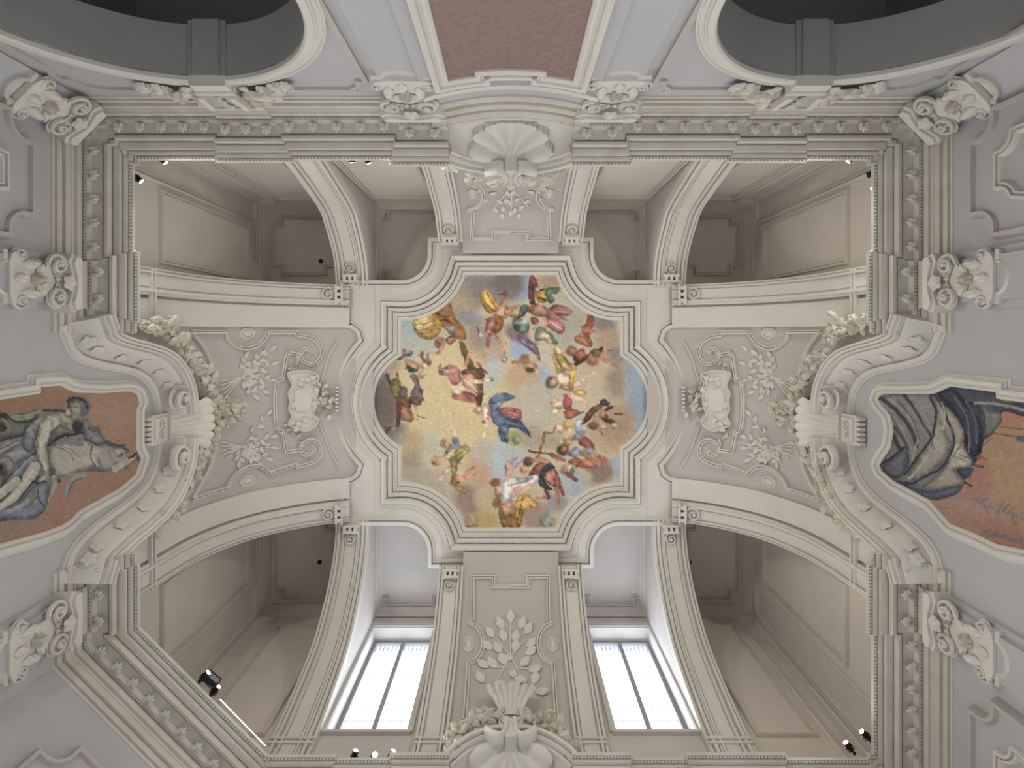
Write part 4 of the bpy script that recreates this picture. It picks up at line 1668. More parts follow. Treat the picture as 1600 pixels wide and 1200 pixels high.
pth = [(-56, 300), (-56, 449), (-27, 449), (-27, 442), (27, 442), (27, 449), (56, 449), (56, 300)]
pth = [(-53, 300), (-53, 446), (-27, 446), (-27, 438), (27, 438), (27, 446), (53, 446), (53, 300)]
mould(mb, pth, [(-2, 0), (-2, 3), (0, 4.5), (2, 4.5), (2.6, 2.5), (5, 2.2), (5.6, 5), (8, 6), (10, 5), (10.4, 1)], ch_niche, seg=6)
mb.build('panel_frame', 'stucco', nd, smooth=28)
mb = MB()
sheet(mb, ch_niche, -54, 54, 300, 438, 20, 2, 1.2)
sheet(mb, ch_niche, -54, -27, 438, 447, 6, 1, 1.2)
sheet(mb, ch_niche, 27, 54, 438, 447, 6, 1, 1.2)
rp = mb.build('marble_panel', 'red', None)
tag(rp, 'mottled red marble panel in the concave bay at the top edge', 'panel')

# straight entablature under the bottom pediment
mb = MB()
mould(mb, [(-62, 0), (62, 0)], [(486, -1), (486, 2), (489, 3.5), (491, 2), (496, 2), (498, 4.2), (501, 4.2), (503.4, 3.4), (509, 3.6), (511.4, 6), (514, 9), (518, 12), (522, 22), (524, 22), (525, -1)], ch_front)
mb.build('pediment_entablature', 'cornice', wall_front, smooth=28)

# ================================================================== PAINTINGS
def srgb(c):
    c = np.array(c, float) / 255.0
    return np.where(c <= 0.04045, c / 12.92, ((c + 0.055) / 1.055) ** 2.4)


def vnoise(x, y, seed):
    r = np.random.default_rng(seed)
    g = r.random((64, 64))
    xi, yi = np.floor(x).astype(int), np.floor(y).astype(int)
    fx, fy = x - xi, y - yi
    fx, fy = fx * fx * (3 - 2 * fx), fy * fy * (3 - 2 * fy)
    a, b = g[yi % 64, xi % 64], g[yi % 64, (xi + 1) % 64]
    c, d = g[(yi + 1) % 64, xi % 64], g[(yi + 1) % 64, (xi + 1) % 64]
    return (a * (1 - fx) + b * fx) * (1 - fy) + (c * (1 - fx) + d * fx) * fy


def fbm(x, y, seed, sc, octv=4):
    v, amp, tot = 0, 1.0, 0
    for k in range(octv):
        v = v + amp * vnoise(x / sc * 2 ** k + 17.3 * k, y / sc * 2 ** k + 9.1 * k, seed + k)
        tot += amp
        amp *= 0.55
    return v / tot - 0.5


class Canvas:
    """colours for a set of points given in picture coordinates (1 unit = one photo pixel)"""

    def __init__(self, X, Y, base, warp=2.2, seed=3):
        self.X0, self.Y0 = X, Y
        self.X = X + warp * 2 * fbm(X, Y, seed, 14) + warp * fbm(X, Y, seed + 40, 5)
        self.Y = Y + warp * 2 * fbm(X, Y, seed + 20, 14) + warp * fbm(X, Y, seed + 60, 5)
        self.C = np.tile(np.array(base, float), (len(X), 1))
        # brushwork: long soft strokes that give every patch of colour lights and darks
        u, v = X * 0.8 + Y * 0.6, -X * 0.6 + Y * 0.8
        self.B = 2.2 * fbm(u * 0.45, v, seed + 80, 4.5, 3) + 1.4 * fbm(X, Y, seed + 90, 9, 2)
        self.light = 0.62

    def mix(self, idx, al, col, form=None):
        col = np.array(col, float)
        g = col @ np.array((0.3, 0.55, 0.15))
        col = g + (col - g) * (0.92 if form is None else self.sat)
        if form is not None:
            col = col * 0.95
        c = np.tile(col, (len(idx), 1))
        if form is not None:
            c = c * (1 + 0.34 * np.clip(form + self.brush * self.B[idx], -1.0, 0.8))[:, None]
        self.C[idx] = self.C[idx] * (1 - al[:, None]) + c * al[:, None]
    sat = 0.70
    brush = 0.8

    def ell(self, cx, cy, rx, ry, rot, col, soft=0.25, op=1.0):
        R = max(rx, ry) * (1 + soft) + 4
        idx = np.where((abs(self.X - cx) < R) & (abs(self.Y - cy) < R))[0]
        if not len(idx):
            return
        x, y = self.X[idx] - cx, self.Y[idx] - cy
        c, s = math.cos(math.radians(rot)), math.sin(math.radians(rot))
        d = np.sqrt(((x * c + y * s) / rx) ** 2 + ((-x * s + y * c) / ry) ** 2)
        big = max(rx, ry) > 11
        ux = (x * 0.5 - y * 0.86) / max(rx, ry)
        self.mix(idx, op * np.clip((1 + soft - d) / (2 * soft), 0, 1), col, None if big else (0.55 - d + 0.5 * ux))

    def poly(self, pts, col, soft=1.0, op=1.0):
        P = np.array(smooth_path(pts, 4, True) if len(pts) > 3 else pts, float)
        idx = np.where((self.X > P[:, 0].min() - soft) & (self.X < P[:, 0].max() + soft) & (self.Y > P[:, 1].min() - soft) & (self.Y < P[:, 1].max() + soft))[0]
        if not len(idx):
            return
        x, y = self.X[idx], self.Y[idx]
        ins = np.zeros(len(idx), bool)
        dm = np.full(len(idx), 1e9)
        for i in range(len(P)):
            (x1, y1), (x2, y2) = P[i], P[(i + 1) % len(P)]
            cond = ((y1 > y) != (y2 > y))
            with np.errstate(divide='ignore', invalid='ignore'):
                xx = (x2 - x1) * (y - y1) / (y2 - y1) + x1
            ins ^= cond & (x < xx)
            L2 = (x2 - x1) ** 2 + (y2 - y1) ** 2 + 1e-9
            t = np.clip(((x - x1) * (x2 - x1) + (y - y1) * (y2 - y1)) / L2, 0, 1)
            dm = np.minimum(dm, np.hypot(x - x1 - t * (x2 - x1), y - y1 - t * (y2 - y1)))
        sd = np.where(ins, dm, -dm)
        m = max(2.0, min(7.0, float(dm[ins].max()) if ins.any() else 2.0))
        ext = max(float(P[:, 0].max() - P[:, 0].min()), float(P[:, 1].max() - P[:, 1].min()), 4.0)
        side = ((x - P[:, 0].mean()) * 0.5 - (y - P[:, 1].mean()) * 0.86) / ext
        self.mix(idx, op * np.clip(0.5 + sd / (2 * soft), 0, 1), col, -0.55 + 1.1 * np.clip(sd / m, 0, 1) + 0.9 * side)

    def line(self, pts, w, col, op=1.0, w2=None):
        P = np.array(smooth_path(pts, 4) if len(pts) > 2 else pts, float)
        w2 = w if w2 is None else w2
        m = max(w, w2) + 1.5
        idx = np.where((self.X > P[:, 0].min() - m) & (self.X < P[:, 0].max() + m) & (self.Y > P[:, 1].min() - m) & (self.Y < P[:, 1].max() + m))[0]
        if not len(idx):
            return
        x, y = self.X[idx], self.Y[idx]
        al = np.zeros(len(idx))
        n = len(P) - 1
        for i in range(n):
            (x1, y1), (x2, y2) = P[i], P[i + 1]
            L2 = (x2 - x1) ** 2 + (y2 - y1) ** 2 + 1e-9
            t = np.clip(((x - x1) * (x2 - x1) + (y - y1) * (y2 - y1)) / L2, 0, 1)
            d = np.hypot(x - x1 - t * (x2 - x1), y - y1 - t * (y2 - y1))
            ww = (w + (w2 - w) * (i + t) / n) / 2
            al = np.maximum(al, np.clip((ww - d) / 0.9 + 0.5, 0, 1))
        self.mix(idx, op * al, col, -0.5 + 0.8 * al)


def dabs(c, n, box, seed, w=(1.6, 3.2), L=(5, 12), jit=0.055):
    """short brush marks that drag the colour lying under them"""
    r = np.random.default_rng(seed)
    x0, x1, y0, y1 = box
    order = np.argsort(c.X0)
    xs = c.X0[order]
    for _ in range(n):
        x, y = r.uniform(x0, x1), r.uniform(y0, y1)
        lo, hi = np.searchsorted(xs, x - 0.6), np.searchsorted(xs, x + 0.6)
        cand = order[lo:hi]
        if not len(cand):
            continue
        i = cand[np.argmin(abs(c.Y0[cand] - y))]
        col = c.C[i] * (1 + r.normal(0, jit))
        a = r.normal(0.7, 0.7)
        l = r.uniform(*L) / 2
        ww = r.uniform(*w) / 2
        dx, dy = math.cos(a), math.sin(a)
        lo, hi = np.searchsorted(xs, x - l - 3), np.searchsorted(xs, x + l + 3)
        cand = order[lo:hi]
        cand = cand[abs(c.Y0[cand] - y) < l + 3]
        px, py = c.X[cand] - x, c.Y[cand] - y
        u, v = px * dx + py * dy, -px * dy + py * dx
        al = np.clip((l - abs(u)) / 1.2, 0, 1) * np.clip((ww - abs(v)) / 0.8 + 0.5, 0, 1) * 0.55
        c.C[cand] = c.C[cand] * (1 - al[:, None]) + col * al[:, None]


def paint_object(name, pts3, quads, cols, m, label):
    me = bpy.data.meshes.new(name)
    me.from_pydata([W(p) for p in pts3], [], quads)
    at = me.color_attributes.new('paint', 'FLOAT_COLOR', 'POINT')
    buf = np.ones((len(pts3), 4), np.float32)
    buf[:, :3] = cols
    at.data.foreach_set('color', buf.ravel())
    me.materials.append(m)
    o = bpy.data.objects.new(name, me)
    COL.objects.link(o)
    return tag(o, label, 'painting')


def paint_mat():
    m = bpy.data.materials.new('fresco_paint')
    m.use_nodes = True
    nt = m.node_tree
    b = nt.nodes['Principled BSDF']
    b.inputs['Roughness'].default_value = 0.85
    b.inputs['Specular IOR Level'].default_value = 0.15
    a = nt.nodes.new('ShaderNodeAttribute')
    a.attribute_name = 'paint'
    n = nt.nodes.new('ShaderNodeTexNoise')
    n.inputs['Scale'].default_value = 24
    n.inputs['Detail'].default_value = 4
    g = nt.nodes.new('ShaderNodeNewGeometry')
    nt.links.new(g.outputs['Position'], n.inputs['Vector'])
    mr = nt.nodes.new('ShaderNodeMapRange')
    mr.inputs['From Min'].default_value = 0.3
    mr.inputs['From Max'].default_value = 0.7
    mr.inputs['To Min'].default_value = 0.9
    mr.inputs['To Max'].default_value = 1.08
    nt.links.new(n.outputs['Fac'], mr.inputs['Value'])
    mx = nt.nodes.new('ShaderNodeVectorMath')
    mx.operation = 'SCALE'
    nt.links.new(a.outputs['Color'], mx.inputs[0])
    nt.links.new(mr.outputs['Result'], mx.inputs['Scale'])
    nt.links.new(mx.outputs['Vector'], b.inputs['Base Color'])
    return m


def inside(pts, x, y):
    P = np.array(pts)
    ins = np.zeros(len(x), bool)
    for i in range(len(P)):
        (x1, y1), (x2, y2) = P[i], P[(i + 1) % len(P)]
        c = (y1 > y) != (y2 > y)
        with np.errstate(divide='ignore', invalid='ignore'):
            ins ^= c & (x < (x2 - x1) * (y - y1) / (y2 - y1) + x1)
    return ins


FRESCO = paint_mat()
GAIN = 1.2


def finish(c, amount=9.0):
    n = fbm(c.X0, c.Y0, 77, 3.2, 3)[:, None] * amount * 1.6 + fbm(c.X0, c.Y0, 91, 22, 3)[:, None] * amount
    col = np.clip(c.C + n, 4, 250)
    return np.clip(srgb(col) * GAIN, 0, 0.95)


# ---------------------------------------------------------------- the ceiling painting
st = 0.8
gx = np.arange(-222, 222.01, st)
gy = np.arange(-206, 206.01, st)
XX, YY = np.meshgrid(gx, gy)
cv = Canvas(XX.ravel() + 798, YY.ravel() + 627, (192, 182, 160))
FLESH, FLESHD, FLESHL = (190, 142, 112), (150, 98, 74), (212, 180, 152)


def A(i, x, y):
    ox, oy = ((570, 420), (790, 420), (570, 620), (790, 620))[i - 1]
    return (ox + x / 5.457, oy + y / 5.457)


def AP(i, *xy):
    return [A(i, xy[k], xy[k + 1]) for k in range(0, len(xy), 2)]


E = lambda i, x, y, rx, ry, rot, col, soft=0.3, op=1.0: cv.ell(*A(i, x, y), rx / 5.457, ry / 5.457, rot, col, soft, op)
PL = lambda i, col, *xy, soft=1.0, op=1.0: cv.poly(AP(i, *xy), col, soft, op)
LN = lambda i, col, w, *xy, op=1.0, w2=None: cv.line(AP(i, *xy), w / 5.457, col, op, None if w2 is None else w2 / 5.457)

# sky and clouds
cv.ell(700, 640, 120, 110, 0, (203, 184, 142), 0.6, 0.95)
cv.ell(690, 600, 70, 60, 0, (206, 190, 150), 0.6, 0.8)
cv.ell(960, 470, 80, 60, 0, (176, 170, 158), 0.5)
cv.ell(880, 540, 90, 60, 0, (192, 182, 164), 0.5, 0.8)
E(1, 380, 560, 240, 170, 0, (160, 176, 178), 0.4)
E(1, 470, 640, 150, 90, 0, (176, 178, 166), 0.5, .8)
E(1, 850, 250, 150, 210, 20, (158, 148, 138), 0.25)
E(1, 850, 260, 100, 130, 20, (176, 160, 132), 0.5)
E(1, 880, 420, 130, 60, 15, (140, 142, 150), 0.4, .8)
E(1, 1090, 170, 230, 150, 0, (134, 128, 132), 0.4, .9)
E(1, 1200, 120, 140, 90, 0, (122, 114, 114), 0.35, .9)
E(1, 1000, 580, 160, 140, 0, (150, 138, 132), 0.4, .85)
E(1, 1090, 740, 120, 80, 0, (184, 156, 128), 0.3)
E(1, 1200, 860, 110, 90, 0, (196, 182, 158), 0.4)
E(1, 190, 800, 110, 110, 0, (170, 150, 130), 0.4)
E(1, 140, 940, 70, 60, 0, (126, 122, 130), 0.4)
E(1, 150, 1080, 110, 130, 0, (124, 108, 100), 0.35)
E(3, 160, 120, 130, 200, 0, (116, 106, 102), 0.3)
E(3, 210, 320, 150, 80, -25, (128, 122, 114), 0.35)
E(3, 310, 350, 80, 50, -25, (138, 142, 146), 0.4)
E(3, 420, 420, 130, 130, 0, (178, 160, 126), 0.4)
E(3, 400, 560, 110, 110, 0, (160, 148, 128), 0.4)
E(3, 560, 440, 90, 150, 10, (184, 182, 164), 0.5)
E(3, 450, 680, 160, 60, 10, (164, 158, 142), 0.4)
E(3, 640, 760, 200, 120, 30, (176, 166, 150), 0.4)
E(3, 900, 880, 130, 150, -15, (150, 128, 118), 0.3)
E(3, 1000, 620, 130, 180, 0, (186, 160, 136), 0.35)
E(3, 1030, 470, 120, 90, 0, (182, 174, 160), 0.4)
E(3, 1040, 880, 110, 120, 0, (186, 170, 140), 0.25)
E(3, 1020, 1060, 130, 90, 0, (182, 162, 114), 0.35)
E(3, 900, 1080, 60, 60, 0, (174, 156, 116), 0.4)
E(3, 1160, 560, 90, 200, 0, (176, 188, 192), 0.4)
E(1, 1080, 880, 70, 160, 10, (176, 184, 190), 0.5, .8)
# blue gaps on the right half
E(2, 150, 150, 60, 140, 10, (150, 164, 186), 0.3)
E(2, 60, 130, 90, 120, 0, (126, 118, 116), 0.3)
E(2, 380, 110, 110, 60, 0, (172, 150, 126), 0.4)
E(2, 550, 480, 130, 180, 30, (168, 166, 152), 0.4)
E(2, 840, 470, 100, 80, 20, (138, 132, 130), 0.3)
E(2, 870, 600, 110, 80, 0, (176, 152, 126), 0.3)
E(2, 960, 740, 100, 80, 0, (140, 138, 132), 0.4)
E(2, 800, 960, 220, 190, 0, (190, 174, 150), 0.22)
E(2, 950, 960, 90, 150, 10, (156, 142, 126), 0.4)
E(2, 1110, 960, 100, 260, 0, (150, 166, 178), 0.35)
E(4, 1120, 140, 100, 240, 0, (152, 164, 176), 0.35)
E(2, 120, 690, 90, 90, 0, (160, 174, 196), 0.25)
E(2, 330, 960, 60, 130, -20, (156, 174, 194), 0.35)
E(2, 150, 930, 150, 130, -20, (188, 160, 130), 0.25)
E(2, 100, 560, 110, 60, 30, (132, 116, 122), 0.3)
E(2, 240, 1130, 170, 170, 0, (184, 176, 158), 0.2)
E(4, 240, 120, 200, 180, 0, (184, 176, 158), 0.2)
E(4, 210, 350, 120, 120, 0, (168, 158, 138), 0.4)
E(4, 380, 380, 120, 70, 0, (166, 152, 132), 0.4)
E(4, 900, 280, 200, 220, 20, (184, 160, 134), 0.15)
E(4, 960, 240, 120, 170, 20, (166, 144, 122), 0.35)
E(4, 800, 640, 150, 100, -15, (140, 124, 114), 0.25)
E(4, 650, 680, 90, 60, 20, (192, 172, 146), 0.3)
E(4, 560, 740, 120, 120, -40, (164, 172, 178), 0.35)
E(4, 960, 600, 50, 100, 0, (160, 170, 180), 0.3)
E(4, 440, 900, 90, 80, 0, (150, 148, 146), 0.3)
E(4, 260, 1010, 130, 120, 0, (162, 142, 130), 0.2)
E(4, 360, 1060, 60, 60, 0, (166, 170, 160), 0.3)
E(4, 60, 480, 110, 60, 0, (176, 180, 176), 0.4)
# --- golden parasol shell and drapery, upper left
PL(1, (172, 116, 52), 560, 390, 640, 330, 700, 280, 740, 330, 770, 420, 830, 480, 860, 560, 860, 610, 790, 600, 720, 540, 640, 470)
PL(1, (150, 104, 70), 600, 370, 680, 310, 720, 300, 740, 400, 690, 430, 640, 430)
PL(1, (186, 136, 62), 410, 440, 470, 400, 560, 380, 620, 420, 660, 480, 650, 540, 600, 590, 540, 600, 480, 590, 430, 540, 400, 480)
PL(1, (214, 178, 104), 430, 440, 500, 400, 560, 400, 600, 450, 590, 520, 520, 560, 450, 540, 420, 490)
for k in range(6):
    LN(1, (170, 120, 56), 7, 600, 400 + 12 * k, 520, 440 + 18 * k, 430 + 8 * k, 470 + 20 * k, op=.6)
PL(1, (160, 150, 140), 680, 500, 720, 480, 770, 490, 770, 530, 720, 560)
LN(1, (150, 92, 40), 22, 620, 420, 700, 440, 790, 480, 830, 560)
# cherub beneath
E(1, 640, 630, 44, 46, 0, (186, 126, 110)); E(1, 620, 640, 26, 30, 0, (166, 104, 78)); LN(1, FLESH, 34, 680, 610, 640, 700, 600, 715)
PL(1, (186, 112, 92), 690, 600, 770, 540, 800, 560, 770, 620, 720, 650); LN(1, (92, 98, 92), 22, 700, 600, 740, 570, 790, 590)
# brown wings and man in rose cloak
PL(1, (124, 90, 56), 800, 620, 850, 640, 890, 740, 930, 800, 920, 860, 860, 850, 830, 740)
PL(1, (110, 84, 56), 820, 880, 900, 830, 990, 850, 1020, 920, 960, 950, 860, 920)
PL(1, (112, 84, 60), 900, 960, 1000, 970, 1005, 1100, 980, 1190, 940, 1100)
PL(1, (180, 116, 108), 620, 850, 650, 810, 640, 870, 720, 820, 800, 850, 820, 940, 760, 1000, 720, 960, 690, 910, 640, 910)
PL(1, (196, 144, 130), 660, 870, 720, 840, 770, 880, 720, 900, 670, 910)
PL(1, (196, 140, 112), 830, 930, 900, 900, 950, 950, 960, 1050, 900, 1060, 840, 1010)
LN(1, FLESHL, 36, 900, 960, 1000, 960, 1090, 940, w2=22); E(1, 1085, 945, 18, 16, 0, FLESH)
LN(1, FLESH, 34, 850, 840, 880, 760, 910, 690); LN(1, FLESHL, 34, 760, 1010, 860, 1020, 950, 1090, w2=22)
PL(1, (176, 92, 84), 760, 1060, 830, 1040, 940, 1080, 960, 1130, 880, 1120, 790, 1090); E(1, 790, 1050, 44, 40, 0, (214, 196, 172)); LN(1, (160, 80, 70), 20, 960, 800, 1000, 850, 1040, 890)
LN(3, (170, 104, 84), 50, 760, 0, 850, 15, 940, 30); PL(3, (110, 74, 54), 940, 0, 1000, 0, 990, 60, 960, 90)
# gold winged youth
PL(1, (204, 158, 62), 980, 240, 1000, 190, 1040, 165, 1060, 210, 1110, 260, 1150, 310, 1110, 350, 1060, 380, 1010, 320)
LN(1, (120, 74, 34), 10, 1040, 200, 1070, 260, 1130, 330); LN(1, (140, 92, 44), 9, 1010, 250, 1050, 310, 1090, 360); LN(1, (236, 206, 120), 9, 1020, 210, 1050, 280, 1110, 340)
LN(1, FLESHD, 26, 1160, 310, 1190, 250, 1200, 190, w2=16); E(1, 1195, 205, 20, 22, 0, (140, 84, 60)); LN(1, (90, 74, 60), 8, 1130, 215, 1200, 210)
PL(1, FLESH, 1090, 370, 1160, 320, 1255, 330, 1255, 390, 1180, 430, 1110, 410)
PL(1, (168, 108, 52), 1110, 400, 1170, 420, 1190, 480, 1140, 540, 1090, 560, 1110, 470)
PL(1, (150, 92, 70), 1050, 420, 1110, 420, 1120, 500, 1080, 550, 1030, 530); E(1, 1085, 470, 30, 44, 20, (186, 128, 100))
LN(1, FLESH, 40, 1060, 540, 1130, 600, 1190, 670, w2=24); LN(1, FLESHD, 34, 1070, 560, 1050, 610, 1050, 670, w2=22); E(1, 990, 560, 30, 22, 40, (190, 180, 160)); LN(1, (92, 88, 84), 16, 955, 490, 970, 540)
LN(1, (186, 150, 112), 14, 1210, 620, 1200, 700, 1180, 760); E(1, 1190, 775, 26, 30, 0, (180, 150, 116)); E(1, 1190, 775, 14, 18, 0, (196, 180, 154))
# small blue-green winged putti, left
LN(1, (60, 92, 104), 30, 250, 750, 300, 770, 390, 720); E(1, 320, 720, 26, 40, 30, (150, 106, 86)); PL(1, (186, 148, 118), 340, 770, 420, 780, 470, 830, 440, 870, 380, 850, 350, 810)
PL(1, (54, 74, 84), 350, 820, 400, 840, 450, 860, 440, 880, 390, 880); E(1, 530, 800, 36, 36, 0, (150, 94, 68)); E(1, 505, 830, 30, 30, 0, FLESHL); LN(1, (130, 100, 84), 30, 480, 720, 500, 780, w2=14); LN(1, (120, 110, 110), 14, 540, 720, 540, 770)
E(1, 490, 900, 30, 40, 30, (206, 190, 156))
# green and mauve figures far left
PL(1, (92, 64, 52), 170, 900, 200, 900, 215, 980, 200, 970); PL(1, (112, 112, 60), 210, 960, 270, 930, 300, 960, 310, 1050, 330, 1110, 270, 1110, 220, 1050); E(1, 262, 1040, 38, 60, -20, (146, 144, 74)); LN(1, (150, 100, 90), 22, 275, 890, 280, 950)
PL(1, (116, 94, 92), 300, 1010, 350, 1010, 370, 1070, 340, 1130, 290, 1130); PL(1, (124, 100, 100), 380, 910, 440, 900, 470, 980, 495, 1080, 470, 1160, 400, 1150, 390, 1060, 420, 980); E(1, 440, 1100, 34, 60, 10, (142, 114, 112))
PL(3, (112, 92, 92), 380, 0, 490, 0, 490, 40, 430, 70, 390, 50); PL(3, (110, 80, 56), 260, 0, 340, 0, 400, 60, 360, 130, 300, 80); PL(3, (168, 116, 86), 290, 90, 340, 80, 420, 160, 400, 210, 330, 200, 290, 150)
LN(3, (96, 64, 54), 34, 280, 60, 290, 200, 280, 240); LN(3, FLESH, 22, 420, 80, 440, 130, 450, 200); LN(3, (140, 112, 92), 12, 450, 160, 510, 180); LN(3, (84, 66, 60), 30, 180, 300, 220, 260, 270, 260, w2=20); LN(3, (80, 60, 58), 20, 170, 260, 190, 300)
E(3, 250, 262, 34, 14, -10, (150, 140, 130))
# pale cherubs with olive cloth, lower left
LN(3, FLESHL, 30, 740, 250, 780, 280, 770, 350, w2=36); PL(3, (124, 136, 156), 680, 470, 720, 420, 790, 380, 800, 420, 740, 450, 700, 490); E(3, 770, 375, 30, 34, 0, (128, 138, 156)); E(3, 690, 400, 40, 38, 0, (208, 164, 130)); E(3, 665, 390, 20, 28, 0, (186, 142, 96))
PL(3, (158, 148, 84), 780, 430, 850, 415, 900, 450, 870, 490, 830, 540, 790, 560, 760, 500); PL(3, (140, 132, 80), 730, 500, 790, 560, 780, 640, 740, 690, 730, 600)
E(3, 610, 545, 42, 40, 0, (214, 168, 140)); E(3, 590, 540, 24, 36, 0, (192, 150, 100)); LN(3, (210, 170, 146), 40, 650, 530, 720, 500); LN(3, (160, 92, 92), 16, 720, 590, 670, 640); LN(3, FLESHL, 28, 700, 620, 660, 680, 640, 710)
PL(3, (158, 104, 66), 740, 680, 800, 660, 820, 720, 780, 760, 740, 740); LN(3, (196, 134, 104), 50, 800, 690, 880, 680, 970, 640, w2=20); LN(3, (190, 130, 104), 26, 870, 650, 930, 600); PL(3, (150, 136, 66), 760, 760, 820, 760, 870, 800, 850, 830, 790, 800)
# the central figure in blue
PL(1, (110, 126, 160), 1060, 1130, 1120, 1070, 1200, 1060, 1255, 1080, 1255, 1110, 1180, 1120, 1140, 1180, 1090, 1190)
PL(2, (104, 122, 158), 0, 1060, 80, 1080, 70, 1110, 0, 1130)
PL(3, (100, 118, 152), 1060, 60, 1140, 0, 1255, 0, 1255, 20, 1160, 60, 1170, 130, 1255, 190, 1255, 260, 1150, 255, 1080, 200); PL(3, (128, 144, 174), 1090, 90, 1150, 40, 1180, 60, 1120, 110, 1100, 160)
PL(4, (72, 84, 118), 0, 170, 60, 180, 140, 220, 220, 345, 160, 310, 60, 260, 0, 270); PL(4, (96, 112, 146), 0, 200, 70, 210, 120, 260, 60, 250, 0, 240)
PL(4, (184, 98, 96), 0, 90, 100, 100, 130, 120, 130, 200, 60, 170, 0, 150); LN(4, (150, 66, 66), 9, 40, 110, 100, 150, 130, 190); PL(3, (190, 106, 104), 1140, 110, 1190, 90, 1255, 90, 1255, 170, 1180, 150)
PL(3, (98, 116, 156), 1140, 260, 1220, 250, 1230, 310, 1190, 330, 1210, 380, 1160, 370); E(4, 70, 350, 54, 62, 0, (150, 156, 100)); E(4, 90, 370, 36, 38, 0, (136, 140, 130)); PL(4, (92, 110, 150), 0, 300, 14, 300, 14, 390, 0, 380)
PL(3, (222, 190, 170), 1000, 80, 1060, 70, 1060, 200, 1010, 220); E(3, 970, 115, 32, 42, 20, (196, 160, 120)); LN(3, (220, 190, 168), 30, 1040, 190, 1030, 260, 1015, 340, w2=16); E(3, 1012, 220, 16, 14, 0, (186, 110, 96)); LN(3, (190, 110, 110), 18, 1060, 100, 1050, 190)
# red, green and rose group, upper right
PL(2, (140, 74, 70), 200, 70, 240, 65, 270, 120, 240, 180, 230, 240, 250, 290, 210, 310, 190, 220); PL(2, (116, 74, 84), 190, 180, 250, 190, 240, 260, 200, 290)
PL(2, (192, 142, 62), 260, 200, 320, 170, 360, 230, 350, 280, 300, 290, 260, 250); PL(2, (96, 120, 96), 340, 170, 440, 160, 440, 210, 390, 220, 420, 270, 380, 300, 350, 250); LN(2, (70, 50, 34), 14, 290, 180, 330, 170); LN(2, (90, 58, 34), 10, 270, 250, 340, 260)
PL(2, (182, 130, 104), 210, 340, 260, 290, 330, 320, 400, 380, 500, 420, 520, 450, 440, 430, 340, 410, 240, 400); PL(2, (160, 92, 92), 370, 340, 460, 300, 560, 350, 530, 400, 440, 400, 400, 370); PL(2, (196, 140, 132), 470, 330, 560, 345, 520, 390, 460, 380)
PL(2, (168, 98, 96), 340, 420, 440, 430, 500, 490, 490, 540, 430, 550, 370, 500, 330, 500); E(2, 420, 490, 50, 40, 30, (196, 144, 136)); PL(2, (176, 100, 86), 220, 410, 280, 430, 260, 480, 220, 460); LN(2, FLESH, 26, 260, 460, 250, 500, 200, 550, w2=14); LN(2, FLESH, 40, 330, 420, 330, 500)
PL(2, (82, 104, 96), 130, 320, 190, 310, 180, 380, 120, 420, 60, 450, 100, 390); PL(2, (110, 128, 112), 60, 440, 130, 430, 200, 470, 190, 540, 120, 550, 60, 490); E(2, 160, 450, 36, 28, 0, (200, 200, 188)); E(2, 210, 350, 30, 26, 0, (160, 96, 72)); E(2, 100, 500, 30, 30, 0, (64, 84, 80))
PL(2, (180, 128, 96), 0, 340, 60, 320, 130, 310, 60, 360, 0, 400); PL(2, (190, 140, 70), 40, 390, 100, 360, 100, 410, 60, 420)
PL(2, (112, 128, 96), 250, 540, 290, 490, 350, 520, 410, 590, 450, 630, 420, 650, 340, 610, 260, 620); PL(2, (202, 178, 148), 260, 580, 310, 530, 380, 560, 400, 640, 360, 640, 300, 600); LN(2, (92, 112, 84), 24, 370, 540, 400, 600, 440, 640)
PL(2, (120, 106, 128), 100, 570, 170, 580, 240, 630, 280, 690, 290, 790, 250, 740, 180, 670, 120, 620)
# reclining red-brown figures at right
LN(2, (150, 76, 62), 60, 730, 400, 720, 480, 690, 510, w2=70); PL(2, (182, 116, 82), 650, 520, 700, 490, 750, 520, 790, 540, 720, 560, 660, 560); PL(2, (176, 114, 84), 590, 580, 650, 570, 740, 640, 730, 670, 660, 660, 600, 620); LN(2, (140, 80, 62), 50, 690, 570, 720, 640)
E(2, 560, 700, 46, 40, 0, (160, 104, 78)); PL(2, (156, 92, 70), 590, 720, 660, 690, 690, 760, 660, 800, 590, 790); LN(2, (84, 60, 46), 26, 560, 840, 680, 760, 820, 680, w2=40); E(2, 740, 775, 50, 52, 0, (176, 116, 78)); E(2, 780, 720, 44, 40, 0, (112, 96, 72))
LN(2, (172, 118, 88), 44, 820, 730, 880, 700, 930, 705, w2=20); LN(2, (172, 118, 88), 54, 820, 760, 880, 790, 940, 830, w2=30)
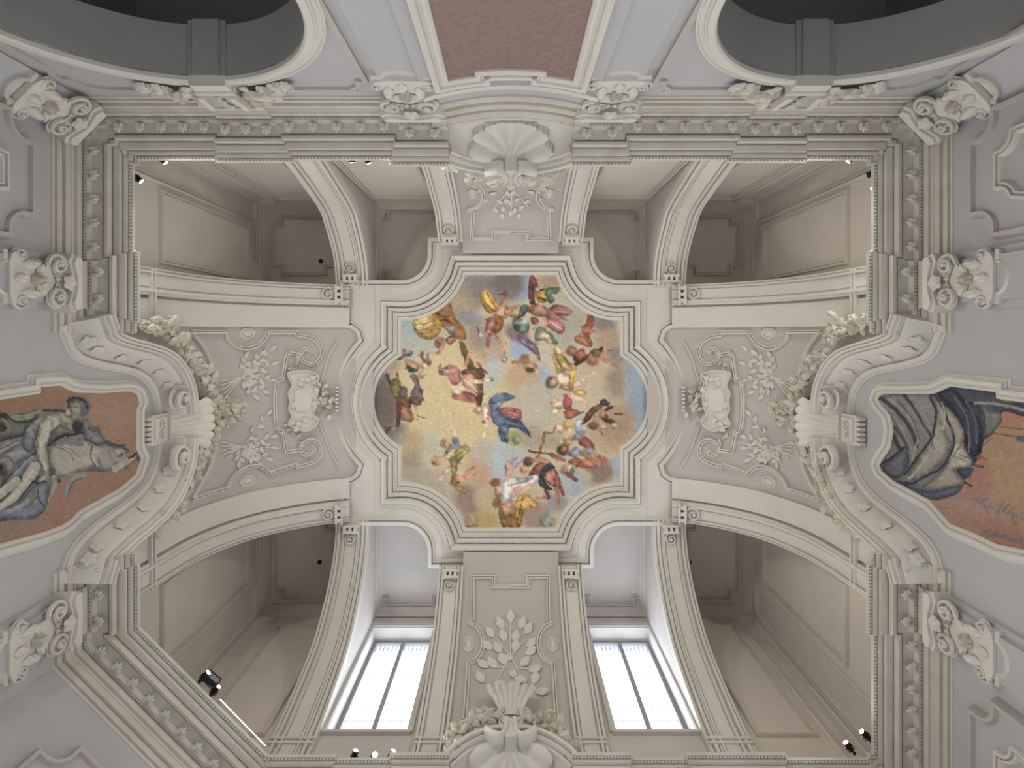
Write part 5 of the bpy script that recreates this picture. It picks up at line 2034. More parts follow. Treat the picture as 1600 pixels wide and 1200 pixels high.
# woman in yellow
PL(2, (208, 184, 134), 410, 680, 450, 640, 490, 700, 480, 740, 420, 740); PL(2, (190, 148, 86), 410, 740, 490, 730, 540, 790, 600, 820, 600, 870, 520, 870, 440, 890); LN(2, (150, 106, 56), 10, 440, 760, 480, 870); LN(2, (224, 192, 120), 12, 480, 760, 540, 850)
E(2, 395, 970, 46, 48, 0, (110, 84, 56)); E(2, 405, 970, 30, 34, 0, (206, 166, 132)); PL(2, (214, 182, 156), 430, 900, 560, 890, 610, 950, 560, 1000, 470, 1000); PL(2, (206, 160, 66), 550, 880, 600, 870, 590, 960, 570, 1050, 540, 1030); LN(2, (212, 172, 146), 34, 600, 990, 680, 930, 760, 890, w2=26)
PL(2, (206, 166, 84), 580, 1050, 640, 1030, 690, 1060, 650, 1090, 600, 1080); LN(2, (206, 164, 130), 40, 570, 1080, 640, 1130, 690, 1180, w2=24); LN(2, (150, 110, 66), 18, 470, 1010, 540, 1040); E(2, 440, 1150, 54, 36, 20, (206, 180, 146)); PL(2, (176, 88, 98), 500, 1080, 540, 1100, 560, 1200, 500, 1190)
E(4, 430, 70, 46, 30, 20, (206, 176, 142)); E(4, 425, 115, 34, 20, 0, (214, 204, 184)); PL(4, (178, 84, 92), 510, 0, 560, 20, 560, 80, 530, 110, 500, 90); PL(4, (168, 92, 66), 490, 130, 560, 110, 640, 130, 590, 170, 520, 190); LN(4, (112, 104, 72), 18, 600, 150, 660, 130); LN(4, (206, 164, 134), 30, 590, 0, 660, 40, 680, 90)
# cherub on cloud, centre right
E(2, 165, 770, 40, 50, 0, (178, 128, 94)); E(2, 210, 840, 46, 46, 0, (190, 150, 114)); E(2, 210, 860, 34, 20, 0, (100, 84, 60)); LN(2, (170, 120, 88), 26, 60, 800, 130, 790, 190, 740); LN(2, (186, 150, 116), 26, 240, 740, 260, 830, 270, 900)
# dark harp and wreathed group at right
PL(4, (116, 86, 62), 660, 210, 700, 120, 780, 60, 840, 30, 820, 90, 760, 140, 700, 200); PL(4, (72, 74, 76), 800, 40, 850, 20, 885, 60, 850, 80); LN(4, (62, 54, 48), 14, 640, 240, 690, 210, 720, 180); E(4, 830, 150, 34, 44, 0, (176, 120, 108)); LN(4, (90, 58, 50), 34, 860, 110, 900, 90); E(4, 890, 210, 60, 20, 15, (92, 58, 54)); E(4, 925, 245, 34, 30, 0, (190, 160, 112)); LN(4, (104, 60, 50), 14, 930, 150, 1000, 150)
E(4, 745, 250, 44, 32, 0, (140, 84, 64)); E(4, 770, 205, 26, 38, -20, (200, 160, 134)); E(4, 830, 260, 30, 20, 0, (196, 176, 138)); LN(4, (110, 92, 70), 14, 800, 290, 830, 320); E(4, 860, 170, 20, 20, 0, (126, 74, 60))
PL(4, (172, 178, 190), 580, 230, 630, 170, 660, 180, 650, 250, 700, 260, 680, 310, 600, 310)
E(4, 455, 280, 42, 34, 10, (212, 176, 142)); E(4, 530, 245, 46, 44, 0, (214, 176, 92)); LN(4, (212, 172, 136), 40, 540, 290, 510, 350, 480, 400); E(4, 530, 380, 36, 40, 0, (196, 150, 84))
# warriors and drapery, lower right
E(4, 490, 455, 52, 48, 0, (90, 66, 56)); E(4, 500, 455, 30, 32, 0, (166, 110, 80)); LN(4, (146, 94, 70), 40, 390, 490, 450, 520, 500, 540, w2=30); PL(4, (146, 80, 62), 610, 360, 700, 350, 760, 420, 740, 460, 650, 420); PL(4, (136, 136, 162), 550, 450, 610, 420, 640, 490, 590, 520, 540, 500); E(4, 700, 460, 50, 34, 0, (154, 140, 158)); E(4, 620, 340, 60, 30, -20, (156, 142, 160))
PL(4, (168, 82, 60), 530, 560, 600, 520, 660, 560, 680, 610, 620, 600); PL(4, (190, 122, 94), 650, 550, 740, 520, 840, 570, 760, 610, 680, 590); E(4, 690, 500, 60, 26, 20, (172, 122, 78)); LN(4, (156, 104, 72), 40, 770, 500, 850, 540); E(4, 770, 490, 22, 20, 0, (196, 150, 76)); LN(4, (120, 62, 48), 14, 560, 560, 640, 600, 700, 600)
E(4, 520, 620, 50, 44, 0, (176, 128, 104)); E(4, 550, 620, 24, 30, 0, (206, 186, 162)); E(4, 570, 640, 22, 40, 0, (92, 104, 92)); LN(4, (128, 74, 62), 34, 530, 660, 600, 710); E(4, 610, 590, 20, 16, 0, (150, 70, 50))
# bow, archer in dark cloth and women in white and yellow, bottom
LN(4, (150, 98, 66), 22, 330, 300, 315, 400, 290, 480, 270, 540, w2=30); LN(4, (130, 92, 70), 12, 320, 300, 400, 310, 430, 270); LN(4, (92, 74, 62), 16, 200, 465, 330, 480, 400, 490, w2=10)
E(4, 190, 550, 44, 38, 0, (96, 74, 60)); E(4, 155, 620, 36, 32, 0, (204, 152, 112)); PL(4, (150, 84, 64), 230, 600, 300, 550, 370, 560, 320, 640, 240, 670, 200, 670); LN(4, (176, 122, 92), 44, 230, 540, 300, 530, 360, 560)
PL(4, (70, 74, 82), 320, 600, 390, 570, 420, 610, 350, 650, 340, 720, 380, 770, 400, 800, 330, 790, 280, 740, 290, 660); PL(4, (190, 122, 100), 340, 670, 390, 620, 440, 630, 460, 700, 440, 760, 390, 760, 340, 720); PL(4, (160, 84, 84), 420, 630, 460, 680, 470, 760, 440, 800, 410, 760); E(4, 375, 690, 30, 44, 0, (204, 140, 114)); LN(4, (168, 112, 92), 44, 430, 780, 440, 860, 450, 920, w2=20); LN(4, (140, 70, 70), 34, 470, 770, 490, 830); LN(4, (120, 70, 56), 30, 340, 810, 370, 860)
PL(4, (178, 166, 184), 0, 560, 60, 530, 140, 500, 130, 560, 60, 640, 30, 720, 0, 740); LN(4, FLESH, 34, 45, 570, 40, 640, 20, 720); PL(4, (208, 204, 206), 0, 720, 80, 690, 130, 720, 270, 660, 260, 730, 120, 790, 60, 850, 0, 880); LN(4, (204, 156, 124), 44, 90, 790, 170, 780, 240, 740, w2=24); LN(4, (150, 140, 176), 12, 40, 850, 110, 830); LN(4, (160, 150, 186), 12, 100, 700, 240, 690)
PL(4, (200, 150, 70), 80, 900, 120, 840, 180, 830, 260, 900, 270, 940, 200, 960, 150, 1000, 130, 1080, 100, 1130, 60, 1000); LN(4, (146, 100, 44), 12, 150, 850, 130, 950, 90, 1050); LN(4, (226, 188, 110), 12, 180, 850, 230, 930); PL(4, (156, 110, 56), 0, 1010, 80, 1020, 120, 1130, 60, 1140, 0, 1140); PL(4, (200, 156, 124), 0, 900, 60, 880, 70, 960, 0, 990); LN(4, (190, 130, 100), 24, 260, 870, 330, 860)
PL(3, (206, 160, 128), 1120, 740, 1180, 760, 1190, 820, 1150, 860, 1110, 830); E(3, 1110, 730, 40, 34, 0, (164, 104, 72)); PL(3, (210, 208, 206), 1170, 760, 1255, 700, 1255, 880, 1180, 880); LN(3, (150, 142, 176), 14, 1160, 740, 1210, 680, 1240, 620); LN(3, (200, 150, 118), 40, 1240, 560, 1230, 640, 1220, 720); PL(3, (196, 146, 112), 1150, 930, 1220, 890, 1255, 900, 1255, 1000, 1190, 1010); PL(3, (150, 104, 60), 1140, 940, 1200, 1010, 1255, 1000, 1255, 1140, 1190, 1140, 1150, 1040); E(3, 1130, 900, 34, 44, 30, (150, 96, 62))

for i_, pts_ in ((1, ((690, 860, 740, 880, 770, 950), (640, 850, 690, 850, 740, 850), (840, 930, 890, 980, 940, 1040), (420, 480, 500, 470, 590, 440), (430, 520, 510, 520, 600, 480), (640, 440, 720, 450, 800, 520))),
                   (2, ((400, 350, 470, 350, 540, 360), (360, 440, 420, 470, 480, 510), (220, 110, 230, 180, 220, 260), (440, 760, 470, 820, 500, 870), (500, 760, 540, 810, 580, 850), (130, 600, 190, 640, 260, 720))),
                   (3, ((1080, 120, 1130, 180, 1200, 220), (1120, 100, 1150, 160, 1230, 210), (1160, 300, 1190, 310, 1200, 370), (760, 520, 800, 500, 850, 450), (1090, 60, 1150, 30, 1220, 20))),
                   (4, ((20, 200, 90, 230, 170, 310), (10, 120, 70, 130, 120, 170), (300, 660, 330, 720, 370, 770), (100, 900, 140, 880, 180, 850), (20, 760, 100, 740, 230, 700), (560, 560, 620, 570, 670, 600), (350, 620, 400, 600, 430, 640)))):
    for q_ in pts_:
        x_, y_ = A(i_, q_[2], q_[3])
        j_ = int(np.argmin((cv.X0 - x_) ** 2 + (cv.Y0 - y_) ** 2))
        base_ = cv.C[j_].copy()
        LN(i_, tuple(base_ * 0.68), 12, *q_, op=0.75, w2=7)
        LN(i_, tuple(np.clip(base_ * 1.3, 0, 245)), 9, *[v_ + 14 for v_ in q_], op=0.7, w2=5)
dabs(cv, 2000, (582, 1012, 428, 828), 5)
cols = finish(cv)
ny_, nx_ = XX.shape
keep = None
pts3 = [(x, y, ZP + 0.6) for x, y in zip(XX.ravel(), YY.ravel())]
okm = inside(frame_outline(4), (XX[:-1, :-1] + st / 2).ravel(), (YY[:-1, :-1] + st / 2).ravel()).reshape(ny_ - 1, nx_ - 1)
quads = [(int(j * nx_ + i), int(j * nx_ + i + 1), int((j + 1) * nx_ + i + 1), int((j + 1) * nx_ + i)) for j, i in zip(*np.where(okm))]
paint_object('ceiling_painting', pts3, quads, cols, FRESCO, 'ceiling fresco of tumbling robed figures on pale clouds round a figure in blue')


# ---------------------------------------------------------------- wall paintings
def wall_canvas(side, step=0.75, zmin=395):
    h = 1.0
    X = XL + h if side == 'L' else XR - h
    fr = [p for p in PEDIMENT[side + 'frame']]
    poly = offset(fr, 2.0)          # under the frame
    ys = [p[0] for p in fr]
    a = np.arange(min(ys) - 6, max(ys) + 6, step)
    b = np.arange(zmin, max(p[1] for p in fr) + 6, step)
    AA, BB = np.meshgrid(a, b)
    k = 850.0 / BB
    c = Canvas((798 + X * k).ravel(), (520 + (AA - CY) * k).ravel(), (148, 112, 96), warp=1.6, seed=11)
    c.brush = 0.3
    c.sat = 0.95
    return c, AA, BB, X, poly


def wall_paint_done(side, c, AA, BB, X, poly, label):
    cols = finish(c, 8.0)
    ny, nx = AA.shape
    ac = (AA[:-1, :-1] + AA[1:, 1:]) / 2
    bc = (BB[:-1, :-1] + BB[1:, 1:]) / 2
    ok = inside(poly, ac.ravel(), bc.ravel()).reshape(ac.shape)
    J, I = np.where(ok)
    quads = [(int(j * nx + i), int(j * nx + i + 1), int((j + 1) * nx + i + 1), int((j + 1) * nx + i)) for j, i in zip(J, I)]
    pts3 = [(X, float(p), float(q)) for p, q in zip(AA.ravel(), BB.ravel())]
    o = paint_object('wall_painting', pts3, quads, cols, FRESCO, label)
    return o


c, AA, BB, X, poly = wall_canvas('L')
cv = c


def T(i, x, y):
    ox, oy = ((0, 600), (100, 600), (0, 700))[i - 1]
    return (ox + x / 6.8, oy + y / 6.8)


TP = lambda i, xy: [T(i, xy[k], xy[k + 1]) for k in range(0, len(xy), 2)]
P_ = lambda i, col, *xy, soft=1.0, op=1.0: cv.poly(TP(i, xy), col, soft, op)
L_ = lambda i, col, w, *xy, op=1.0, w2=None: cv.line(TP(i, xy), w / 6.8, col, op, None if w2 is None else w2 / 6.8)
E_ = lambda i, x, y, rx, ry, rot, col, soft=0.3, op=1.0: cv.ell(*T(i, x, y), rx / 6.8, ry / 6.8, rot, col, soft, op)
cv.C[:] = (150, 122, 106)
E_(2, 520, 300, 360, 260, 0, (160, 132, 114), 0.6); E_(1, 200, 230, 420, 120, 0, (146, 116, 98), 0.6); E_(3, 700, 560, 420, 200, -30, (152, 122, 108), 0.6); E_(3, 150, 860, 300, 90, -20, (142, 118, 110), 0.5)
DK, MD, LT, VL = (62, 64, 66), (100, 101, 100), (156, 152, 141), (178, 172, 157)
cv.poly([T(1, -300, 380), T(1, 0, 300), T(1, 120, 330), T(1, 330, 285), T(1, 440, 270), T(1, 690, 275), T(1, 760, 420), T(1, 884, 450), T(2, 300, 460), T(2, 380, 470), T(2, 440, 600), T(2, 640, 660), T(2, 660, 760),
         T(2, 600, 880), T(2, 420, 930), T(3, 884, 240), T(3, 640, 310), T(3, 560, 420), T(3, 500, 600), T(3, 420, 710), T(3, 330, 755), T(3, 60, 765), T(3, -300, 800)], (104, 105, 105), 1.2)
# cloth behind the man
P_(1, (96, 98, 90), -300, 520, 0, 420, 110, 340, 330, 300, 440, 290, 360, 390, 280, 480, 240, 540, 0, 600, -300, 700); L_(1, (132, 131, 116), 34, 110, 345, 230, 345, 340, 320, 430, 290); L_(1, (140, 138, 122), 18, 130, 370, 250, 372, 350, 345)
L_(1, DK, 26, 40, 310, 110, 370, 170, 405, 300, 400, 400, 350); L_(1, (52, 56, 60), 60, -40, 330, 20, 350, 50, 400); L_(1, (120, 118, 104), 36, 30, 380, 80, 440, 100, 500); P_(1, DK, -60, 440, 40, 440, 80, 470, 30, 500, -60, 500)
L_(1, (56, 60, 78), 22, -60, 640, 80, 580, 240, 540, 280, 480); P_(1, (138, 136, 126), -300, 760, 0, 640, 100, 590, 220, 565, 200, 640, 80, 720, 0, 760, -300, 860); L_(1, (92, 94, 98), 14, 0, 690, 110, 640, 200, 590); L_(1, (84, 88, 98), 12, 20, 740, 130, 680, 210, 640)
P_(1, (126, 127, 126), 0, 780, 120, 700, 230, 660, 330, 700, 250, 800, 120, 900, 0, 952); L_(1, (150, 149, 143), 30, 20, 800, 110, 740, 160, 730)
# the man's garment and back
P_(1, (116, 118, 121), 230, 640, 250, 540, 330, 430, 420, 345, 500, 335, 430, 450, 390, 590, 360, 700, 290, 720); L_(1, (134, 136, 138), 40, 300, 500, 360, 430, 420, 380); L_(1, (86, 89, 98), 14, 310, 560, 360, 600, 340, 640); L_(1, (88, 90, 92), 16, 350, 490, 390, 520, 400, 570)
P_(1, LT, 480, 350, 580, 320, 700, 310, 770, 400, 830, 500, 700, 540, 600, 580, 540, 620, 520, 500); P_(1, (112, 112, 104), 560, 500, 640, 420, 720, 470, 800, 500, 690, 545, 590, 580, 540, 610); L_(1, VL, 40, 520, 360, 560, 400, 570, 440); E_(1, 690, 380, 70, 60, 30, (164, 161, 148)); E_(1, 740, 450, 70, 40, 20, (140, 139, 130)); L_(1, DK, 20, 470, 290, 580, 280, 690, 290)
L_(1, (54, 56, 60), 34, 510, 660, 590, 590, 700, 545, 884, 520, w2=26); L_(1, (124, 126, 128), 22, 600, 620, 720, 575, 884, 560)
# his long arm
cv.poly([T(1, 440, 410), T(1, 520, 360), T(1, 570, 430), T(1, 545, 560), T(1, 505, 660), T(1, 520, 800), T(3, 532, 250), T(3, 500, 335), T(3, 420, 375), T(3, 400, 350), T(3, 458, 270), T(3, 440, 200), T(3, 385, 110), T(1, 385, 800), T(1, 380, 640), T(1, 410, 500)], (154, 151, 141), 1.0)
L_(1, VL, 34, 490, 410, 460, 520, 430, 640, 440, 780, 480, 900); L_(1, (70, 73, 76), 16, 550, 500, 510, 640, 525, 780, 530, 930); L_(1, (66, 70, 82), 16, 415, 450, 385, 590, 375, 700, 385, 800, 440, 880); E_(1, 390, 640, 26, 40, 0, (128, 120, 112)); E_(3, 455, 335, 60, 34, -20, (164, 160, 149)); L_(3, (92, 92, 92), 8, 420, 360, 470, 340, 510, 320); L_(3, (58, 58, 62), 20, 350, 350, 400, 375, 480, 360)
# his head
E_(2, 165, 235, 105, 95, 15, (84, 88, 92)); E_(2, 135, 265, 62, 78, 20, (156, 154, 134)); E_(2, 215, 260, 44, 78, 10, (96, 102, 114)); L_(2, (60, 60, 60), 26, 40, 180, 110, 152, 200, 170, 250, 250); L_(2, (66, 64, 62), 18, 55, 200, 50, 250, 80, 300); E_(2, 40, 310, 30, 44, 10, (166, 162, 148)); E_(2, 110, 350, 44, 40, 0, (138, 136, 124)); L_(2, (74, 72, 72), 9, 20, 345, 60, 350, 90, 340); L_(2, (70, 68, 66), 9, 70, 250, 110, 245, 150, 250); E_(2, 150, 450, 60, 66, 0, (62, 64, 72)); L_(2, (118, 122, 128), 14, 150, 210, 200, 230, 220, 300); L_(2, (112, 116, 122), 12, 180, 190, 230, 220)
# raised blue-grey sleeve
P_(2, (108, 111, 118), 195, 380, 250, 375, 300, 460, 385, 470, 390, 540, 440, 610, 350, 660, 280, 610, 215, 580); E_(2, 345, 600, 62, 52, 10, (132, 132, 130)); L_(2, (80, 84, 96), 14, 230, 440, 290, 500, 370, 490); L_(2, (138, 139, 138), 18, 225, 420, 260, 500, 300, 540); L_(2, (70, 74, 82), 12, 260, 590, 300, 620, 350, 650)
# the reclining figure in pale cloth
cv.poly([T(1, 530, 690), T(1, 600, 630), T(1, 720, 590), T(2, 0, 600), T(2, 200, 600), T(2, 330, 650), T(2, 430, 700), T(2, 340, 850), T(2, 200, 930), T(3, 884, 230), T(3, 640, 310), T(3, 560, 280), T(3, 530, 130)], (150, 147, 138), 1.0)
E_(2, 40, 830, 80, 110, 0, (174, 168, 153), 0.6); E_(1, 640, 800, 80, 110, 0, (162, 158, 147), 0.6); L_(2, (112, 113, 118), 44, -60, 620, 60, 630, 180, 640)
for k in range(7):
    L_(2, (116, 116, 114), 10, 20 + 40 * k, 610 + 4 * k, 80 + 34 * k, 690, 110 + 28 * k, 790 - 6 * k, op=.8, w2=4)
    L_(2, (176, 171, 158), 9, 2 + 40 * k, 620 + 4 * k, 62 + 34 * k, 700, 92 + 28 * k, 800 - 6 * k, op=.6, w2=4)
L_(1, (104, 104, 102), 12, 560, 660, 680, 690, 740, 740, 780, 820); L_(1, (120, 119, 114), 10, 620, 650, 740, 690, 820, 770); L_(2, (98, 99, 100), 12, 300, 660, 290, 760, 320, 850, 380, 890); L_(2, VL, 16, 350, 700, 320, 790, 350, 860)
E_(2, 450, 790, 95, 115, 0, (156, 154, 146)); L_(2, (108, 110, 114), 18, 360, 800, 400, 880, 480, 920); L_(2, (122, 124, 128), 16, 470, 700, 490, 760, 520, 800); L_(2, (160, 158, 147), 84, 545, 900, 640, 835, 750, 775, w2=44); L_(2, (104, 104, 102), 12, 560, 930, 660, 890, 760, 820); E_(2, 810, 775, 50, 42, -20, (112, 110, 106)); L_(2, (52, 46, 44), 15, 680, 795, 740, 750, 800, 705)
E_(2, 590, 745, 72, 82, 15, (156, 155, 148)); L_(2, (88, 91, 94), 36, 450, 640, 540, 665, 620, 660, 670, 710); L_(2, (64, 66, 70), 12, 460, 600, 510, 640, 600, 650, 640, 640); L_(2, (64, 66, 70), 8, 560, 610, 590, 600); E_(2, 605, 755, 26, 22, 0, (112, 108, 102)); L_(2, (64, 60, 58), 8, 560, 775, 590, 765); L_(2, (64, 60, 58), 8, 610, 740, 640, 735); E_(2, 570, 730, 26, 30, 0, (176, 173, 163))
# skirts, knees and blue cloth below
P_(3, (112, 116, 122), 40, 300, 130, 200, 250, 100, 360, 60, 390, 120, 300, 200, 220, 300, 100, 400, 0, 460); L_(3, (58, 64, 88), 17, 385, 30, 250, 150, 110, 290, 0, 420, -60, 470); L_(3, (140, 141, 140), 24, 330, 90, 240, 180, 150, 270)
E_(3, 70, 170, 90, 90, 0, (136, 136, 131)); L_(3, (98, 101, 108), 16, 30, 90, 110, 110, 150, 180, 120, 250); E_(3, 20, 225, 52, 64, 0, (94, 84, 70)); E_(3, 10, 210, 20, 30, 0, (52, 46, 42))
P_(3, (106, 111, 121), -300, 760, 0, 640, 190, 580, 350, 410, 500, 370, 505, 500, 485, 640, 410, 720, 250, 760, 60, 760, -300, 860); L_(3, (132, 135, 139), 50, 60, 680, 180, 640, 300, 560); L_(3, (76, 82, 98), 16, 400, 440, 410, 540, 460, 620); L_(3, (120, 117, 104), 44, 360, 470, 330, 540, 320, 580); L_(3, (82, 88, 104), 14, 340, 420, 260, 540, 200, 600); L_(3, (84, 90, 106), 16, 100, 750, 250, 752, 360, 740, 450, 680, 480, 620); L_(3, (126, 130, 136), 26, 380, 560, 380, 640, 330, 700); L_(3, (88, 94, 106), 12, 250, 640, 330, 600, 380, 520)
L_(3, (162, 158, 148), 118, 370, 200, 280, 350, 180, 490, 0, 610, -80, 660, w2=90); L_(3, VL, 40, 350, 230, 260, 370, 160, 500, 30, 590); L_(3, (58, 60, 66), 22, 215, 290, 220, 340, 120, 460, 20, 550, -40, 580); L_(3, (158, 155, 145), 100, 170, 350, 60, 440, -60, 530); L_(3, VL, 30, 160, 330, 70, 410, 0, 470); L_(3, (60, 62, 68), 20, 420, 300, 360, 350, 280, 450, 200, 560)
L_(3, (146, 141, 130), 74, 570, 320, 575, 400, 520, 560, w2=30); E_(3, 565, 325, 30, 24, 0, (168, 162, 150)); L_(3, (60, 58, 56), 8, 545, 325, 590, 320); E_(3, 630, 350, 22, 24, 0, (84, 78, 76)); E_(3, 550, 250, 26, 44, 20, (96, 96, 88)); L_(3, (134, 134, 135), 64, 890, 280, 780, 340, 720, 430, 680, 540, w2=36); L_(3, (92, 94, 98), 14, 870, 320, 780, 370, 730, 480)
dabs(c, 500, (0, 225, 600, 860), 6)
wall_paint_done('L', c, AA, BB, X, poly, 'wall painting of grey grisaille figures embracing on a terracotta ground')

c, AA, BB, X, poly = wall_canvas('R')
cv = c


def Lp(*xy):
    return [(1360 + xy[k] / 4.286, 580 + xy[k + 1] / 4.286) for k in range(0, len(xy), 2)]


P_ = lambda col, *xy, soft=1.0, op=1.0: cv.poly(Lp(*xy), col, soft, op)
L_ = lambda col, w, *xy, op=1.0, w2=None: cv.line(Lp(*xy), w / 4.286, col, op, None if w2 is None else w2 / 4.286)
E_ = lambda x, y, rx, ry, rot, col, soft=0.3, op=1.0: cv.ell(1360 + x / 4.286, 580 + y / 4.286, rx / 4.286, ry / 4.286, rot, col, soft, op)
cv.C[:] = (156, 128, 104)
E_(950, 650, 240, 260, 0, (162, 136, 110), 0.5); E_(640, 900, 300, 160, 30, (156, 126, 116), 0.6); E_(700, 720, 90, 120, 20, (156, 116, 102), 0.5); E_(900, 1120, 260, 90, 20, (150, 112, 98), 0.5); E_(950, 310, 120, 50, 0, (168, 124, 102), 0.5)
P_((70, 72, 82), 400, 160, 530, 100, 700, 110, 850, 150, 900, 200, 1200, 240, 1200, 320, 1020, 300, 890, 270, 870, 350, 760, 450, 740, 540, 690, 620, 640, 540, 600, 420, 520, 260)
P_((60, 62, 72), 450, 150, 560, 120, 640, 200, 720, 220, 750, 320, 740, 480, 700, 580, 640, 480, 600, 360, 540, 250); L_((100, 102, 108), 14, 560, 170, 640, 300, 660, 420, 660, 540); L_((44, 46, 56), 12, 590, 180, 700, 300, 750, 420, 740, 540); L_((96, 96, 100), 12, 640, 200, 700, 320, 710, 480)
P_((108, 108, 104), 740, 250, 800, 260, 880, 290, 860, 370, 760, 450); L_((62, 64, 76), 12, 720, 220, 760, 300, 750, 440); L_((140, 136, 124), 20, 700, 215, 850, 220, 1000, 250, 1100, 270); L_((80, 82, 92), 14, 850, 200, 960, 210, 1100, 215)
P_((112, 112, 112), 50, 190, 200, 150, 400, 160, 480, 220, 560, 290, 620, 400, 600, 480, 640, 540, 690, 610, 660, 650, 590, 660, 640, 750, 520, 800, 380, 810, 200, 760, 60, 650, 130, 500, 150, 400)
P_((140, 137, 126), 440, 200, 520, 250, 590, 330, 630, 420, 600, 500, 520, 470, 480, 380, 450, 300); P_((146, 142, 130), 510, 540, 580, 470, 620, 520, 680, 600, 640, 650, 560, 660, 620, 750, 480, 790, 340, 790, 440, 700, 500, 620)
P_((136, 134, 126), 250, 690, 340, 560, 410, 440, 450, 330, 500, 420, 520, 520, 460, 620, 380, 700, 300, 730); P_((92, 94, 100), 80, 640, 200, 540, 240, 520, 240, 640, 210, 700, 140, 710)
for pts, wd, cl in (((70, 180, 180, 270, 270, 390, 310, 500), 26, (66, 68, 78)), ((120, 180, 220, 260, 300, 380), 12, (150, 146, 136)), ((60, 200, 160, 300, 230, 440, 300, 560), 14, (134, 132, 126)), ((230, 160, 300, 260, 370, 380, 400, 430), 18, (60, 62, 74)),
                    ((290, 160, 360, 280, 410, 400), 10, (146, 142, 132)), ((400, 170, 440, 260, 430, 380, 410, 520), 16, (58, 60, 72)), ((470, 200, 520, 330, 560, 450, 540, 540, 480, 640, 380, 700, 280, 750, 180, 740), 17, (58, 60, 74)), ((540, 380, 550, 480, 490, 600, 420, 660), 13, (94, 96, 104)),
                    ((410, 440, 360, 520, 290, 610, 230, 690), 15, (56, 58, 72)), ((430, 440, 400, 540, 330, 640, 260, 720), 10, (170, 165, 150)), ((230, 510, 150, 570, 60, 630), 14, (44, 46, 58)), ((160, 370, 210, 440, 250, 520, 250, 640), 16, (70, 72, 82)), ((320, 440, 300, 520, 280, 600), 12, (150, 146, 136)),
                    ((160, 440, 180, 500, 200, 520), 26, (60, 62, 70)), ((210, 160, 330, 300, 390, 420), 8, (86, 88, 96)), ((480, 210, 500, 300, 480, 420, 440, 560), 12, (160, 156, 142)), ((600, 500, 560, 560, 500, 640, 420, 700), 8, (100, 100, 106)), ((180, 190, 280, 320, 330, 470), 10, (96, 98, 104)), ((120, 270, 200, 400, 260, 520), 9, (86, 88, 96))):
    L_(cl, wd, *pts)
P_((84, 90, 104), 180, 740, 320, 790, 440, 800, 540, 770, 620, 770, 560, 830, 440, 860, 330, 830); P_((70, 76, 92), 580, 655, 690, 650, 640, 720, 610, 700)
L_((120, 120, 120), 10, 560, 570, 640, 600, 660, 640); L_((100, 100, 104), 9, 600, 560, 660, 580)
L_((128, 84, 76), 10, 880, 370, 960, 380, 1100, 395); L_((100, 84, 84), 9, 830, 415, 930, 430, 1100, 450); E_(1020, 455, 40, 20, 10, (92, 98, 108)); L_((150, 84, 72), 16, 720, 570, 790, 590); L_((64, 68, 80), 14, 690, 625, 750, 640); L_((60, 62, 72), 12, 630, 745, 680, 765); L_((150, 140, 140), 7, 750, 525, 800, 480, 830, 430); L_((150, 90, 80), 8, 750, 500, 820, 440)
for k in range(26):
    f = k / 25.0
    x, y = 660 + 380 * f, 850 + 150 * f
    L_((104, 104, 112) if k % 2 else (124, 116, 116), 11, x, y, x + 40 * random.uniform(-1, 1) + 30, y + random.uniform(-60, 70), op=.75)
for k in range(16):
    f = k / 15.0
    x, y = 740 + 300 * f, 1080 + 70 * f
    L_((104, 104, 114), 10, x, y, x + 50, y + random.uniform(-30, 40), op=.75)
dabs(c, 500, (1370, 1600, 600, 870), 8)
wall_paint_done('R', c, AA, BB, X, poly, 'wall painting of heavy grey drapery on an ochre and rose ground')

# ================================================================== LAMPS ON THE CORNICE
def can_mesh(name, m, r, L, fins):
    mb = MB()
    pr = [(0.55 * r, -L * 0.5), (0.8 * r, -L * 0.5), (0.8 * r, -L * 0.2)]
    for k in range(fins):
        z = -L * 0.2 + L * 0.3 * k / fins
        pr += [(r, z), (r, z + 0.6), (0.85 * r, z + 0.8)]
    pr += [(r, L * 0.15), (1.08 * r, L * 0.5), (0.95 * r, L * 0.5), (0.9 * r, L * 0.42)]
    N = 16
    vs = [(q[0] * math.cos(2 * math.pi * i / N), q[0] * math.sin(2 * math.pi * i / N), q[1]) for q in pr for i in range(N)]
    fs = [(j * N + i, j * N + (i + 1) % N, (j + 1) * N + (i + 1) % N, (j + 1) * N + i) for j in range(len(pr) - 1) for i in range(N)]
    fs.append(tuple(range(N)))
    mb.add(vs, fs)
    return mb.mesh(name, m, 40, scaled=False)


def disc_mesh(name, m, r):
    N = 16
    vs = [(0, 0, 0.5)] + [(r * math.cos(2 * math.pi * i / N), r * math.sin(2 * math.pi * i / N), 0) for i in range(N)]
    return MB().add(vs, [(0, 1 + i, 1 + (i + 1) % N) for i in range(N)]).mesh(name, m, 60, scaled=False)


CAN, LENS, LENS_OFF = can_mesh('housing', 'metal', 2.9, 9.5, 4), disc_mesh('lens', 'lens', 2.6), disc_mesh('lens', 'metal', 2.6)


def oriented(name, me, par, pos, d, up=(0, 0, 1)):
    Z = Vector(d).normalized()
    X = Vector(up).cross(Z)
    if X.length < 1e-3:
        X = Vector((1, 0, 0))
    X.normalize()
    Y = Z.cross(X)
    o = bpy.data.objects.new(name, me)
    COL.objects.link(o)
    o.parent = par
    o.matrix_parent_inverse = parent_world(par).inverted()
    p = W(pos)
    o.matrix_basis = Matrix(((X.x * S, Y.x * S, Z.x * S, p[0]), (X.y * S, Y.y * S, Z.y * S, p[1]), (X.z * S, Y.z * S, Z.z * S, p[2]), (0, 0, 0, 1)))
    return o


